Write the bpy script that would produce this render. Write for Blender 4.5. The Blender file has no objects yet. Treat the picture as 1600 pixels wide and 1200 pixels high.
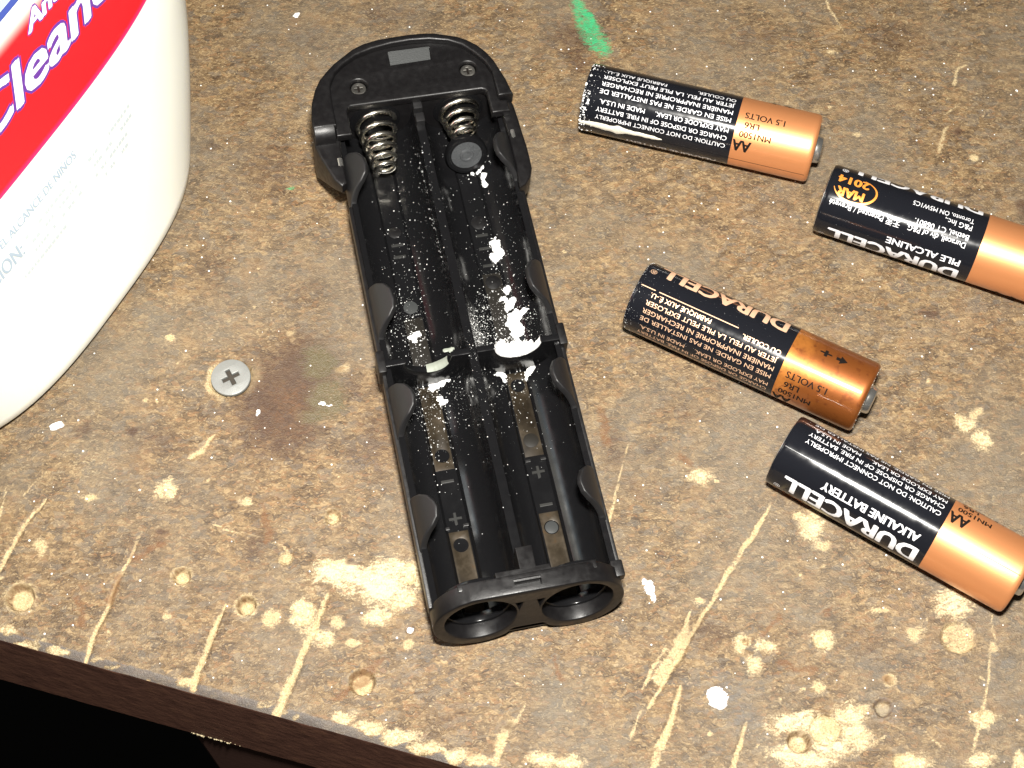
import bpy, bmesh, math, random
import numpy as np
from mathutils import Vector, Matrix

C = bpy.context.scene.collection
MM = 0.001
rng = np.random.default_rng(7)
random.seed(7)
R = math.radians

# ------------------------------------------------------------------ camera
cam_d = bpy.data.cameras.new('camera')
cam = bpy.data.objects.new('camera', cam_d); C.objects.link(cam)
cam_d.sensor_width = 36.0
cam_d.lens = 2610.012 / 1600.0 * 36.0
cam_d.clip_start = 0.01; cam_d.clip_end = 50
c_rt = Vector((0.99992562, -0.01094792, -0.00537529))
c_up = Vector((0.01219634, 0.89757313, 0.44069687))
c_fw = Vector((0.0, 0.44072965, -0.89763989))
CAM = Vector((0.0, -145.49382311, 296.32919138))
def frame_matrix(rt, up, back, loc):
    m = Matrix((rt, up, back)).transposed().to_4x4(); m.translation = loc; return m
cam.matrix_world = frame_matrix(c_rt, c_up, -c_fw, CAM * MM)
bpy.context.scene.camera = cam

# ------------------------------------------------------------------ light: the camera's own flash, and a dim room
w = bpy.data.worlds.new('World'); bpy.context.scene.world = w; w.use_nodes = True
w.node_tree.nodes['Background'].inputs[0].default_value = (1.0, 0.97, 0.92, 1)
w.node_tree.nodes['Background'].inputs[1].default_value = 0.035
fl_d = bpy.data.lights.new('flash', 'AREA'); fl_d.shape = 'RECTANGLE'; fl_d.size = 0.024; fl_d.size_y = 0.014
fl_d.energy = 3.85; fl_d.color = (1.0, 0.965, 0.90)
flash = bpy.data.objects.new('flash', fl_d); C.objects.link(flash)
flash.matrix_world = frame_matrix(c_rt, c_up, -c_fw, (CAM + c_up * 54 + c_rt * 8) * MM)
vs = bpy.context.scene.view_settings
vs.view_transform = 'Standard'; vs.look = 'None'; vs.exposure = 0; vs.gamma = 1

# ------------------------------------------------------------------ helpers
def tag(o, label=None, cat=None, group=None, kind=None):
    if label: o['label'] = label
    if cat: o['category'] = cat
    if group: o['group'] = group
    if kind: o['kind'] = kind
    return o

def obj(name, me, mat=None, parent=None, smooth=None):
    o = bpy.data.objects.new(name, me); C.objects.link(o)
    if mat is not None:
        if me.materials: me.materials[0] = mat
        else: me.materials.append(mat)
    if parent is not None: o.parent = parent
    if smooth is not None: shade(me, smooth)
    return o

def empty(name, loc=(0, 0, 0), rot=(0, 0, 0)):
    o = bpy.data.objects.new(name, None); C.objects.link(o)
    o.empty_display_size = 0.01
    o.location = [v * MM for v in loc]; o.rotation_euler = rot
    return o

def shade(me, deg=35):
    bm = bmesh.new(); bm.from_mesh(me)
    a = R(deg)
    for f in bm.faces: f.smooth = True
    for e in bm.edges:
        if len(e.link_faces) == 2:
            e.smooth = e.calc_face_angle(0) < a
    bm.to_mesh(me); bm.free()

def mesh_from(verts, faces, name='m'):
    me = bpy.data.meshes.new(name)
    me.from_pydata([(v[0] * MM, v[1] * MM, v[2] * MM) for v in verts], [], faces)
    me.update(); return me

def fix(me):
    bm = bmesh.new(); bm.from_mesh(me)
    bmesh.ops.remove_doubles(bm, verts=bm.verts, dist=1e-7)
    bmesh.ops.recalc_face_normals(bm, faces=bm.faces)
    bm.to_mesh(me); bm.free(); return me

def eval_mesh(o):
    dg = bpy.context.evaluated_depsgraph_get()
    me = bpy.data.meshes.new_from_object(o.evaluated_get(dg))
    return me

def drop(o):
    d = o.data; bpy.data.objects.remove(o)
    if isinstance(d, bpy.types.Curve): bpy.data.curves.remove(d)
    elif isinstance(d, bpy.types.Mesh): bpy.data.meshes.remove(d)

def plate(loops, z0, z1, bev=0.3, res=1, xf=None):
    """a flat outline (with holes) of real thickness and rounded edges; millimetres"""
    cu = bpy.data.curves.new('c', 'CURVE'); cu.dimensions = '2D'; cu.fill_mode = 'BOTH'
    cu.extrude = (z1 - z0) / 2 - bev; cu.bevel_depth = bev; cu.bevel_resolution = res; cu.offset = -bev
    for lp in loops:
        sp = cu.splines.new('POLY'); sp.points.add(len(lp) - 1); sp.use_cyclic_u = True
        for i, (x, y) in enumerate(lp): sp.points[i].co = (x, y, 0, 1)
    o = bpy.data.objects.new('c', cu); C.objects.link(o)
    me = eval_mesh(o); drop(o)
    zc = (z0 + z1) / 2
    for v in me.vertices:
        p = (v.co.x, v.co.y, v.co.z + zc)
        if xf: p = xf(*p)
        v.co = Vector(p) * MM
    me.materials.clear()
    return fix(me)

def box(x0, x1, y0, y1, z0, z1, bev=0.0, xf=None):
    bm = bmesh.new(); bmesh.ops.create_cube(bm, size=1)
    for v in bm.verts:
        v.co = Vector(((x0 + x1) / 2 + v.co.x * (x1 - x0), (y0 + y1) / 2 + v.co.y * (y1 - y0), (z0 + z1) / 2 + v.co.z * (z1 - z0)))
    if bev: bmesh.ops.bevel(bm, geom=list(bm.edges), offset=bev, segments=2, affect='EDGES', profile=0.6)
    for v in bm.verts:
        p = v.co
        if xf: p = Vector(xf(*p))
        v.co = p * MM
    bmesh.ops.recalc_face_normals(bm, faces=bm.faces)
    me = bpy.data.meshes.new('b'); bm.to_mesh(me); bm.free(); return me

def circ(cx, cy, r, n=40, a0=0.0, a1=2 * math.pi, end=False):
    k = n + 1 if end else n
    return [(cx + r * math.cos(a0 + (a1 - a0) * i / n), cy + r * math.sin(a0 + (a1 - a0) * i / n)) for i in range(k)]

def lathe(prof, n=64, xf=None):
    """prof: list of (axial x, radius) revolved about X"""
    V = []; F = []
    for x, r in prof:
        for i in range(n):
            a = 2 * math.pi * i / n; V.append((x, r * math.cos(a), r * math.sin(a)))
    for j in range(len(prof) - 1):
        for i in range(n):
            k = (i + 1) % n; F.append((j * n + i, j * n + k, (j + 1) * n + k, (j + 1) * n + i))
    F.append(tuple(range(n))[::-1]); F.append(tuple(range((len(prof) - 1) * n, len(prof) * n)))
    if xf: V = [xf(*v) for v in V]
    me = mesh_from(V, F); return fix(me)

def tube(path, r, n=10, closed=False):
    P = np.array(path, float); m = len(P); V = []; F = []
    T = np.gradient(P, axis=0); T /= np.linalg.norm(T, axis=1)[:, None]
    ref = np.array([0.3, 0.2, 0.93])
    for i in range(m):
        a = np.cross(T[i], ref); a /= np.linalg.norm(a); b = np.cross(T[i], a)
        for k in range(n):
            q = 2 * math.pi * k / n; V.append(P[i] + r * (math.cos(q) * a + math.sin(q) * b))
    for i in range(m - 1):
        for k in range(n):
            l = (k + 1) % n; F.append((i * n + k, i * n + l, (i + 1) * n + l, (i + 1) * n + k))
    F.append(tuple(range(n))[::-1]); F.append(tuple(range((m - 1) * n, m * n)))
    return fix(mesh_from(V, F))

# value noise for shapes of wear, holes and crumbs
_lat = rng.random((256, 256))
def vnoise(x, y, s=1.0, oct=3, seed=0):
    t = 0; amp = 0.5; tot = 0
    for o in range(oct):
        u = x * s * 2 ** o + 17.3 * (seed + o); v = y * s * 2 ** o + 9.1 * (seed + 3 * o)
        i = np.floor(u).astype(int); j = np.floor(v).astype(int); fu = u - i; fv = v - j
        fu = fu * fu * (3 - 2 * fu); fv = fv * fv * (3 - 2 * fv)
        g = lambda a, b: _lat[a % 256, b % 256]
        t = t + amp * ((g(i, j) * (1 - fu) + g(i + 1, j) * fu) * (1 - fv) + (g(i, j + 1) * (1 - fu) + g(i + 1, j + 1) * fu) * fv)
        tot += amp; amp *= 0.5
    return t / tot

# ------------------------------------------------------------------ materials
def M(name):
    m = bpy.data.materials.new(name); m.use_nodes = True
    return m, m.node_tree, m.node_tree.nodes['Principled BSDF']
def nd(t, typ, **kw):
    n = t.nodes.new(typ)
    for k, v in kw.items():
        if k.startswith('i_'): n.inputs[k[2:].replace('_', ' ')].default_value = v
        elif k.startswith('n'):
            n.inputs[int(k[1:])].default_value = v
        else: setattr(n, k, v)
    return n
def simple(name, col, rough=0.5, metal=0.0, coat=0.0, spec=0.5, nz=0.0, nscale=400, rvar=0.0, sss=0.0):
    m, t, b = M(name)
    b.inputs['Base Color'].default_value = (*col, 1); b.inputs['Roughness'].default_value = rough
    b.inputs['Metallic'].default_value = metal; b.inputs['Coat Weight'].default_value = coat
    b.inputs['Coat Roughness'].default_value = 0.12
    b.inputs['Specular IOR Level'].default_value = spec
    tc = nd(t, 'ShaderNodeTexCoord'); n = nd(t, 'ShaderNodeTexNoise', i_Scale=nscale, i_Detail=4.0)
    t.links.new(tc.outputs['Object'], n.inputs['Vector'])
    if rvar:
        mr = nd(t, 'ShaderNodeMapRange', n1=0.3, n2=0.7, n3=max(0.03, rough - rvar), n4=rough + rvar)
        t.links.new(n.outputs['Fac'], mr.inputs[0]); t.links.new(mr.outputs[0], b.inputs['Roughness'])
    if nz:
        n2 = nd(t, 'ShaderNodeTexNoise', i_Scale=nscale * 6, i_Detail=2.0)
        t.links.new(tc.outputs['Object'], n2.inputs['Vector'])
        bp = nd(t, 'ShaderNodeBump', i_Strength=nz, i_Distance=0.00005)
        t.links.new(n2.outputs['Fac'], bp.inputs['Height']); t.links.new(bp.outputs[0], b.inputs['Normal'])
    if sss:
        b.inputs['Subsurface Weight'].default_value = sss; b.inputs['Subsurface Radius'].default_value = (0.004, 0.004, 0.003)
        b.inputs['Subsurface Scale'].default_value = 1.0
    return m
def ramp(t, stops, interp='LINEAR'):
    r = nd(t, 'ShaderNodeValToRGB'); e = r.color_ramp; e.interpolation = interp
    while len(e.elements) < len(stops): e.elements.new(0.5)
    for el, (p, c) in zip(e.elements, stops): el.position = p; el.color = (*c, 1)
    return r
def mixc(t, fac, a, b, mode='MIX'):
    n = nd(t, 'ShaderNodeMix', data_type='RGBA', blend_type=mode)
    L = t.links
    for sock, v in ((n.inputs[0], fac), (n.inputs[6], a), (n.inputs[7], b)):
        if isinstance(v, (int, float)): sock.default_value = v
        elif isinstance(v, tuple): sock.default_value = (*v, 1)
        else: L.new(v, sock)
    return n.outputs[2]
def math_(t, op, a, b=None, c=None, clamp=False):
    n = nd(t, 'ShaderNodeMath', operation=op, use_clamp=clamp)
    for i, v in enumerate((a, b, c)):
        if v is None: continue
        if isinstance(v, (int, float)): n.inputs[i].default_value = v
        else: t.links.new(v, n.inputs[i])
    return n.outputs[0]
def smooth(t, v, a, b):
    n = nd(t, 'ShaderNodeMapRange', interpolation_type='SMOOTHSTEP', n1=a, n2=b, n3=0.0, n4=1.0)
    t.links.new(v, n.inputs[0]); return n.outputs[0]

def board_material():
    m, t, b = M('particle_board'); L = t.links
    tc = nd(t, 'ShaderNodeTexCoord')
    mp = nd(t, 'ShaderNodeMapping'); mp.inputs['Scale'].default_value = (1000, 1000, 1000)
    L.new(tc.outputs['Object'], mp.inputs[0]); P = mp.outputs[0]
    def noise(vec, s, d=3.0, r=0.55):
        n = nd(t, 'ShaderNodeTexNoise', i_Scale=s, i_Detail=d, i_Roughness=r); L.new(vec, n.inputs['Vector']); return n
    wn = noise(P, 0.6, 1)
    sub = nd(t, 'ShaderNodeVectorMath', operation='SUBTRACT'); L.new(wn.outputs['Color'], sub.inputs[0]); sub.inputs[1].default_value = (.5, .5, .5)
    sc = nd(t, 'ShaderNodeVectorMath', operation='SCALE'); L.new(sub.outputs[0], sc.inputs[0]); sc.inputs['Scale'].default_value = 1.3
    ad = nd(t, 'ShaderNodeVectorMath', operation='ADD'); L.new(P, ad.inputs[0]); L.new(sc.outputs[0], ad.inputs[1])
    Wp = ad.outputs[0]
    def vor(rot, sx, sy, s, feat='F1'):
        q = nd(t, 'ShaderNodeMapping'); q.inputs['Rotation'].default_value = (0, 0, rot); q.inputs['Scale'].default_value = (sx, sy, 1)
        L.new(Wp, q.inputs[0])
        v = nd(t, 'ShaderNodeTexVoronoi', voronoi_dimensions='2D', feature=feat, i_Scale=s); L.new(q.outputs[0], v.inputs['Vector']); return v
    sepc = lambda v: nd(t, 'ShaderNodeSeparateColor')
    def split(c):
        s = nd(t, 'ShaderNodeSeparateColor'); L.new(c, s.inputs[0]); return s.outputs
    va = vor(0.4, 0.5, 1.0, 1.05); ca = split(va.outputs['Color'])
    vb = vor(-0.5, 0.5, 1.1, 2.1); cb = split(vb.outputs['Color'])
    vc = vor(1.3, 0.7, 1.0, 4.2); cc = split(vc.outputs['Color'])
    nf = noise(P, 2.8, 5, 0.75); nm = noise(P, 0.16, 4, 0.6); nl = noise(P, 0.03, 3, 0.6)
    # chips of many browns
    v1 = math_(t, 'MULTIPLY_ADD', ca[0], 0.25, math_(t, 'MULTIPLY', cb[1], 0.26))
    v2 = math_(t, 'MULTIPLY_ADD', cc[2], 0.16, v1)
    v3 = math_(t, 'MULTIPLY_ADD', nf.outputs['Fac'], 0.50, math_(t, 'ADD', v2, -0.085))
    v4 = math_(t, 'MULTIPLY_ADD', math_(t, 'SUBTRACT', nm.outputs['Fac'], 0.5), 0.75, v3)
    r1 = ramp(t, [(0.18, (0.048, 0.028, 0.013)), (0.36, (0.090, 0.055, 0.025)), (0.5, (0.130, 0.082, 0.038)), (0.64, (0.182, 0.118, 0.055)), (0.82, (0.30, 0.208, 0.102))])
    L.new(v4, r1.inputs[0]); col = r1.outputs[0]
    # rusty, grey and pale single chips
    col = mixc(t, math_(t, 'MULTIPLY', smooth(t, cb[0], 0.84, 0.92), 0.45), col, (0.23, 0.115, 0.045))
    col = mixc(t, math_(t, 'MULTIPLY', smooth(t, ca[1], 0.70, 0.85), 0.4), col, (0.125, 0.108, 0.085))
    col = mixc(t, math_(t, 'MULTIPLY', smooth(t, cc[0], 0.88, 0.96), 0.5), col, (0.34, 0.25, 0.135))
    col = mixc(t, math_(t, 'MULTIPLY', smooth(t, cc[1], 0.90, 0.96), 0.45), col, (0.045, 0.03, 0.02))
    # pale splinters
    for rot in (0.5, -0.35, 1.25):
        q = nd(t, 'ShaderNodeMapping'); q.inputs['Rotation'].default_value = (0, 0, rot); q.inputs['Scale'].default_value = (0.7, 2.8, 1); L.new(Wp, q.inputs[0])
        s_ = noise(q.outputs[0], 0.9, 2, 0.5)
        col = mixc(t, math_(t, 'MULTIPLY', smooth(t, s_.outputs['Fac'], 0.62, 0.78), 0.42), col, (0.36, 0.265, 0.14))
    # large drift between brown and grey-worn
    col = mixc(t, math_(t, 'MULTIPLY', smooth(t, nl.outputs['Fac'], 0.40, 0.66), 0.5), col, (0.135, 0.115, 0.085))
    col = mixc(t, math_(t, 'MULTIPLY', smooth(t, nm.outputs['Fac'], 0.52, 0.74), 0.5), col, (0.145, 0.082, 0.036))
    # wear with shapes of its own, plus painted hole shade and a glint
    jit = math_(t, 'ADD', math_(t, 'MULTIPLY', math_(t, 'SUBTRACT', nf.outputs['Fac'], 0.5), 1.5), math_(t, 'MULTIPLY', math_(t, 'SUBTRACT', cb[2], 0.5), 0.45))
    def attr(nm_): return nd(t, 'ShaderNodeAttribute', attribute_name=nm_).outputs['Fac']
    def masked(nm_, lo=0.42, hi=0.62, k=1.0):
        a = attr(nm_); return smooth(t, math_(t, 'MULTIPLY_ADD', jit, math_(t, 'MULTIPLY', math_(t, 'MINIMUM', math_(t, 'MULTIPLY', a, 4.0), 1.0), k), a), lo, hi)
    pale = ramp(t, [(0.28, (0.22, 0.150, 0.070)), (0.42, (0.36, 0.262, 0.134)), (0.56, (0.47, 0.365, 0.20)), (0.72, (0.60, 0.51, 0.32))]); L.new(nf.outputs['Fac'], pale.inputs[0])
    sc_ = masked('scar', 0.22, 0.98, 0.9); col = mixc(t, math_(t, 'MULTIPLY', sc_, 0.93), col, pale.outputs[0])
    st = masked('bare', 0.3, 1.15, 1.2); col = mixc(t, math_(t, 'MULTIPLY', st, 0.5), col, (0.70, 0.61, 0.40))
    st = masked('dark', 0.05, 0.75, 0.55); col = mixc(t, math_(t, 'MULTIPLY', st, 0.78), col, (0.048, 0.021, 0.010))
    st = masked('rust', 0.15, 1.0, 0.9); col = mixc(t, math_(t, 'MULTIPLY', st, 0.75), col, (0.135, 0.058, 0.018))
    st = masked('olive', 0.1, 1.1, 1.0); olive = st; col = mixc(t, math_(t, 'MULTIPLY', st, 0.75), col, (0.095, 0.080, 0.036))
    st = masked('grey', 0.3, 0.9, 0.9); col = mixc(t, math_(t, 'MULTIPLY', st, 0.55), col, (0.105, 0.102, 0.10))
    st = masked('green', 0.2, 0.9, 0.7); col = mixc(t, math_(t, 'MULTIPLY', st, 0.95), col, (0.025, 0.33, 0.13))
    st = masked('white', 0.45, 0.6, 0.6); col = mixc(t, st, col, (0.85, 0.85, 0.84))
    # white specks: dust, and flash sparkle painted into the colour
    vd = nd(t, 'ShaderNodeTexVoronoi', voronoi_dimensions='2D', i_Scale=0.6); L.new(P, vd.inputs['Vector'])
    dsp = split(vd.outputs['Color'])
    dot = math_(t, 'MULTIPLY', smooth(t, math_(t, 'MULTIPLY_ADD', dsp[1], -0.12, vd.outputs['Distance']), 0.015, -0.015), math_(t, 'GREATER_THAN', dsp[0], 0.945))
    col = mixc(t, dot, col, (0.75, 0.74, 0.70))
    L.new(col, b.inputs['Base Color'])
    rr = nd(t, 'ShaderNodeMapRange', n1=0.3, n2=0.7, n3=0.38, n4=0.72); L.new(nf.outputs['Fac'], rr.inputs[0])
    r2 = math_(t, 'MAXIMUM', math_(t, 'MULTIPLY_ADD', olive, -0.18, rr.outputs[0]), math_(t, 'MULTIPLY', sc_, 0.8), clamp=True)
    L.new(r2, b.inputs['Roughness'])
    h = math_(t, 'ADD', math_(t, 'MULTIPLY', nf.outputs['Fac'], 1.0), math_(t, 'ADD', math_(t, 'MULTIPLY', cb[1], 0.35), math_(t, 'MULTIPLY', vc.outputs['Distance'], 0.5)))
    bp = nd(t, 'ShaderNodeBump', i_Strength=0.8, i_Distance=0.00016); L.new(h, bp.inputs['Height']); L.new(bp.outputs[0], b.inputs['Normal'])
    return m

def edge_material():
    m, t, b = M('painted_edge'); L = t.links
    tc = nd(t, 'ShaderNodeTexCoord')
    n = nd(t, 'ShaderNodeTexNoise', i_Scale=260.0, i_Detail=6.0, i_Roughness=0.65); L.new(tc.outputs['Object'], n.inputs['Vector'])
    r = ramp(t, [(0.3, (0.20, 0.086, 0.058)), (0.55, (0.32, 0.145, 0.095)), (0.75, (0.43, 0.205, 0.115))]); L.new(n.outputs['Fac'], r.inputs[0])
    L.new(r.outputs[0], b.inputs['Base Color']); b.inputs['Roughness'].default_value = 0.5
    bp = nd(t, 'ShaderNodeBump', i_Strength=0.4, i_Distance=0.0003); L.new(n.outputs['Fac'], bp.inputs['Height']); L.new(bp.outputs[0], b.inputs['Normal'])
    return m

def powder_material():
    m, t, b = M('white_powder'); L = t.links
    tc = nd(t, 'ShaderNodeTexCoord'); n = nd(t, 'ShaderNodeTexNoise', i_Scale=2600.0, i_Detail=4.0); L.new(tc.outputs['Object'], n.inputs['Vector'])
    r = ramp(t, [(0.3, (0.74, 0.74, 0.72)), (0.6, (0.88, 0.88, 0.87))]); L.new(n.outputs['Fac'], r.inputs[0]); L.new(r.outputs[0], b.inputs['Base Color'])
    b.inputs['Roughness'].default_value = 0.9
    bp = nd(t, 'ShaderNodeBump', i_Strength=0.7, i_Distance=0.0002); L.new(n.outputs['Fac'], bp.inputs['Height']); L.new(bp.outputs[0], b.inputs['Normal'])
    return m

def copper_material(name, stained):
    m, t, b = M(name); L = t.links
    tc = nd(t, 'ShaderNodeTexCoord'); n = nd(t, 'ShaderNodeTexNoise', i_Scale=220.0, i_Detail=5.0, i_Roughness=0.6); L.new(tc.outputs['Object'], n.inputs['Vector'])
    base = (0.70, 0.29, 0.115)
    col = mixc(t, math_(t, 'MULTIPLY', n.outputs['Fac'], 0.18), base, (0.52, 0.19, 0.06))
    rough = 0.43
    if stained:
        sx = nd(t, 'ShaderNodeSeparateXYZ'); L.new(tc.outputs['Object'], sx.inputs[0])
        e = nd(t, 'ShaderNodeMapRange', n1=0.034, n2=0.050, n3=0.10, n4=0.62); L.new(sx.outputs[0], e.inputs[0])
        k = smooth(t, math_(t, 'ADD', n.outputs['Fac'], e.outputs[0]), 0.42, 0.85)
        col = mixc(t, 0.75, (0.66, 0.25, 0.05), (0.54, 0.19, 0.035))
        col = mixc(t, math_(t, 'MULTIPLY', k, 0.85), col, (0.20, 0.055, 0.012))
        n2 = nd(t, 'ShaderNodeTexNoise', i_Scale=700.0, i_Detail=4.0); L.new(tc.outputs['Object'], n2.inputs['Vector'])
        col = mixc(t, math_(t, 'MULTIPLY', smooth(t, n2.outputs['Fac'], 0.56, 0.68), 0.6), col, (0.16, 0.04, 0.01))
    L.new(col, b.inputs['Base Color'])
    b.inputs['Metallic'].default_value = 0.62; b.inputs['Roughness'].default_value = rough
    b.inputs['Coat Weight'].default_value = 0.5; b.inputs['Coat Roughness'].default_value = 0.1
    n3 = nd(t, 'ShaderNodeTexNoise', i_Scale=5200.0, i_Detail=1.0); L.new(tc.outputs['Object'], n3.inputs['Vector'])
    bp = nd(t, 'ShaderNodeBump', i_Strength=0.25, i_Distance=0.00003); L.new(n3.outputs['Fac'], bp.inputs['Height']); L.new(bp.outputs[0], b.inputs['Normal'])
    return m

def contact_material():
    m, t, b = M('tarnished_contact'); L = t.links
    tc = nd(t, 'ShaderNodeTexCoord'); n = nd(t, 'ShaderNodeTexNoise', i_Scale=180.0, i_Detail=5.0, i_Roughness=0.65); L.new(tc.outputs['Object'], n.inputs['Vector'])
    r = ramp(t, [(0.3, (0.010, 0.007, 0.004)), (0.5, (0.024, 0.018, 0.011)), (0.62, (0.044, 0.034, 0.023)), (0.75, (0.058, 0.030, 0.010))]); L.new(n.outputs['Fac'], r.inputs[0])
    L.new(r.outputs[0], b.inputs['Base Color']); b.inputs['Metallic'].default_value = 0.15; b.inputs['Roughness'].default_value = 0.38; b.inputs['Specular IOR Level'].default_value = 0.2
    return m

BOARD = board_material(); EDGE = edge_material(); POWDER = powder_material()
COPPER = copper_material('copper_label', False); COPPER_ST = copper_material('stained_copper_label', True)
CONTACT = contact_material()
BLACK = simple('black_plastic', (0.0050, 0.0046, 0.0049), 0.40, spec=0.36, nz=0.35, nscale=900, rvar=0.08)
GLOSS = simple('wet_black_plastic', (0.0055, 0.0055, 0.0060), 0.19, nz=0.08, nscale=420, rvar=0.07, spec=0.25)
CLIPM = simple('black_clip_plastic', (0.0095, 0.0093, 0.0098), 0.46, spec=0.4, nz=0.4, nscale=900)
CHROME = simple('spring_steel', (0.86, 0.82, 0.72), 0.24, metal=1.0, rvar=0.08)
STEEL = simple('nickel_steel', (0.56, 0.55, 0.52), 0.26, metal=0.92, rvar=0.1)
DSTEEL = simple('dark_screw_steel', (0.25, 0.24, 0.22), 0.35, metal=0.9, rvar=0.1)
ZINC = simple('dull_zinc', (0.205, 0.21, 0.20), 0.55, metal=0.25, nz=0.6, nscale=700, rvar=0.15)
DARKHOLE = simple('grimy_recess', (0.03, 0.024, 0.017), 0.85)
SLEEVE = simple('black_label', (0.0075, 0.0080, 0.0105), 0.14, nscale=700, rvar=0.03, spec=0.28)
INK_LIT = simple('white_ink', (0.70, 0.70, 0.72), 0.4)  # copper foil print, its flash reflection put in as plain white
INK_C = simple('copper_ink', (0.72, 0.46, 0.30), 0.38, metal=0.3)
INK_O = simple('orange_foil_ink', (0.82, 0.30, 0.05), 0.35, metal=0.3)
INK_K = simple('black_ink', (0.008, 0.006, 0.005), 0.6, spec=0.1)
BOTTLE = simple('white_bottle_plastic', (0.87, 0.88, 0.80), 0.34, sss=0.25, nscale=150)
RED = simple('red_print', (0.80, 0.016, 0.022), 0.35)
PURPLE = simple('violet_print', (0.115, 0.035, 0.26), 0.4)
WHITEP = simple('white_print', (0.86, 0.85, 0.86), 0.4)
GREYP = simple('pale_grey_print', (0.36, 0.44, 0.52), 0.5)
FAINTP = simple('faint_grey_print', (0.50, 0.56, 0.58), 0.5)
BLUE = simple('navy_print', (0.045, 0.075, 0.30), 0.35)
LBLUE = simple('light_blue_print', (0.36, 0.62, 0.86), 0.35)
POST = simple('dark_stained_wood', (0.15, 0.068, 0.047), 0.6, nz=0.5, nscale=120)
FLOORM = simple('dark_concrete', (0.020, 0.020, 0.018), 0.9, nz=0.5, nscale=40)

# ------------------------------------------------------------------ the bench: a fine sheet for the part in view, coarse sheets beyond
EA = math.atan2(-23.9, 82.8)                                   # the front edge runs along this direction
eS = np.array([math.cos(EA), math.sin(EA)]); eT = np.array([-math.sin(EA), math.cos(EA)])
E0 = np.array([-62.57, -60.35])                                # a point of the front edge
def to_world(s, t): return E0[0] + s * eS[0] + t * eT[0], E0[1] + s * eS[1] + t * eT[1]
def photo_to_board():                                           # homography photograph -> bench plane, used only to carry measured wear marks into millimetres
    pts = [(0, 0, -113.24, 97.04), (1600, 0, 114.86, 93.55), (1600, 1200, 89.94, -77.07), (0, 1200, -91.9, -74.85)]
    A = []; bb = []
    for u, v, x, y in pts:
        A.append([u, v, 1, 0, 0, 0, -u * x, -v * x]); bb.append(x)
        A.append([0, 0, 0, u, v, 1, -u * y, -v * y]); bb.append(y)
    h = np.linalg.solve(np.array(A), np.array(bb)); return np.append(h, 1).reshape(3, 3)
HM = photo_to_board()
def B(u, v):
    q = HM @ np.array([u, v, 1.0]); return q[0] / q[2], q[1] / q[2]

DS = 0.36
S = np.arange(-70, 176, DS); T = np.concatenate([np.array([0.0, 0.35, 0.7]), np.arange(1.05, 205, DS)])
SS, TT = np.meshgrid(S, T)
X, Y = to_world(SS, TT)
nA = vnoise(X, Y, 0.9, 3, 1); nB = vnoise(X, Y, 0.25, 3, 5); nC = vnoise(X, Y, 2.2, 2, 9)
wx = X + (vnoise(X, Y, 0.35, 3, 21) - 0.5) * 2.2; wy = Y + (vnoise(X, Y, 0.35, 3, 33) - 0.5) * 2.2
mask = {k: np.zeros_like(X) for k in ('scar', 'dark', 'rust', 'olive', 'grey', 'green', 'white', 'bare')}
Z = (nA - 0.5) * 0.10 + (nC - 0.5) * 0.05
def put(name, v): mask[name] = np.maximum(mask[name], v)
def window(x0, x1, y0, y1): return (X > x0) & (X < x1) & (Y > y0) & (Y < y1)
def blob(name, u, v, ru, rv, k=1.0, soft=0.45, ang=0.0, warp=1.0):
    cx, cy = B(u, v); a = ru / 8.4; b_ = rv / 7.6
    px = X + (wx - X) * warp; py = Y + (wy - Y) * warp
    dx = px - cx; dy = py - cy; c_, s_ = math.cos(ang), math.sin(ang)
    d = np.hypot((dx * c_ + dy * s_) / a, (-dx * s_ + dy * c_) / b_)
    f = np.clip((1 + soft - d) / (2 * soft), 0, 1) * k
    put(name, f); return f
def stroke(name, pts, wid, k=1.0, fade=(0.0, 0.0), depth=0.0, warp=0.35):
    """a mark along a polyline of photo points; wid = widths in photo pixels"""
    global Z
    P = [np.array(B(*p)) for p in pts]; W = np.interp(np.linspace(0, 1, len(P)), np.linspace(0, 1, len(wid)), wid) / 8.4 / 2 * (0.82 if name == 'scar' else 1)
    best = np.full_like(X, 9.0); tpar = np.zeros_like(X); px = X + (wx - X) * warp; py = Y + (wy - Y) * warp
    lens = [np.linalg.norm(P[i + 1] - P[i]) for i in range(len(P) - 1)]; tot = sum(lens); acc = 0
    for i in range(len(P) - 1):
        d = P[i + 1] - P[i]; l2 = d @ d
        tt = np.clip(((px - P[i][0]) * d[0] + (py - P[i][1]) * d[1]) / l2, 0, 1)
        dist = np.hypot(px - P[i][0] - tt * d[0], py - P[i][1] - tt * d[1]); ww = W[i] + (W[i + 1] - W[i]) * tt
        q = dist / np.maximum(ww, 0.05); up = q < best
        best = np.where(up, q, best); tpar = np.where(up, (acc + tt * lens[i]) / tot, tpar); acc += lens[i]
    f = np.clip((1.5 - best) / 1.0, 0, 1)
    if fade[0]: f = f * np.clip(tpar / fade[0], 0, 1)
    if fade[1]: f = f * np.clip((1 - tpar) / fade[1], 0, 1)
    if name == 'scar': f = f * np.clip(0.45 + 1.1 * vnoise(X, Y, 0.22, 3, 61), 0.4, 1)
    put(name, f * k)
    if depth: Z = Z - depth * np.clip(f, 0, 1) * (0.6 + 0.8 * nA)
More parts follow.
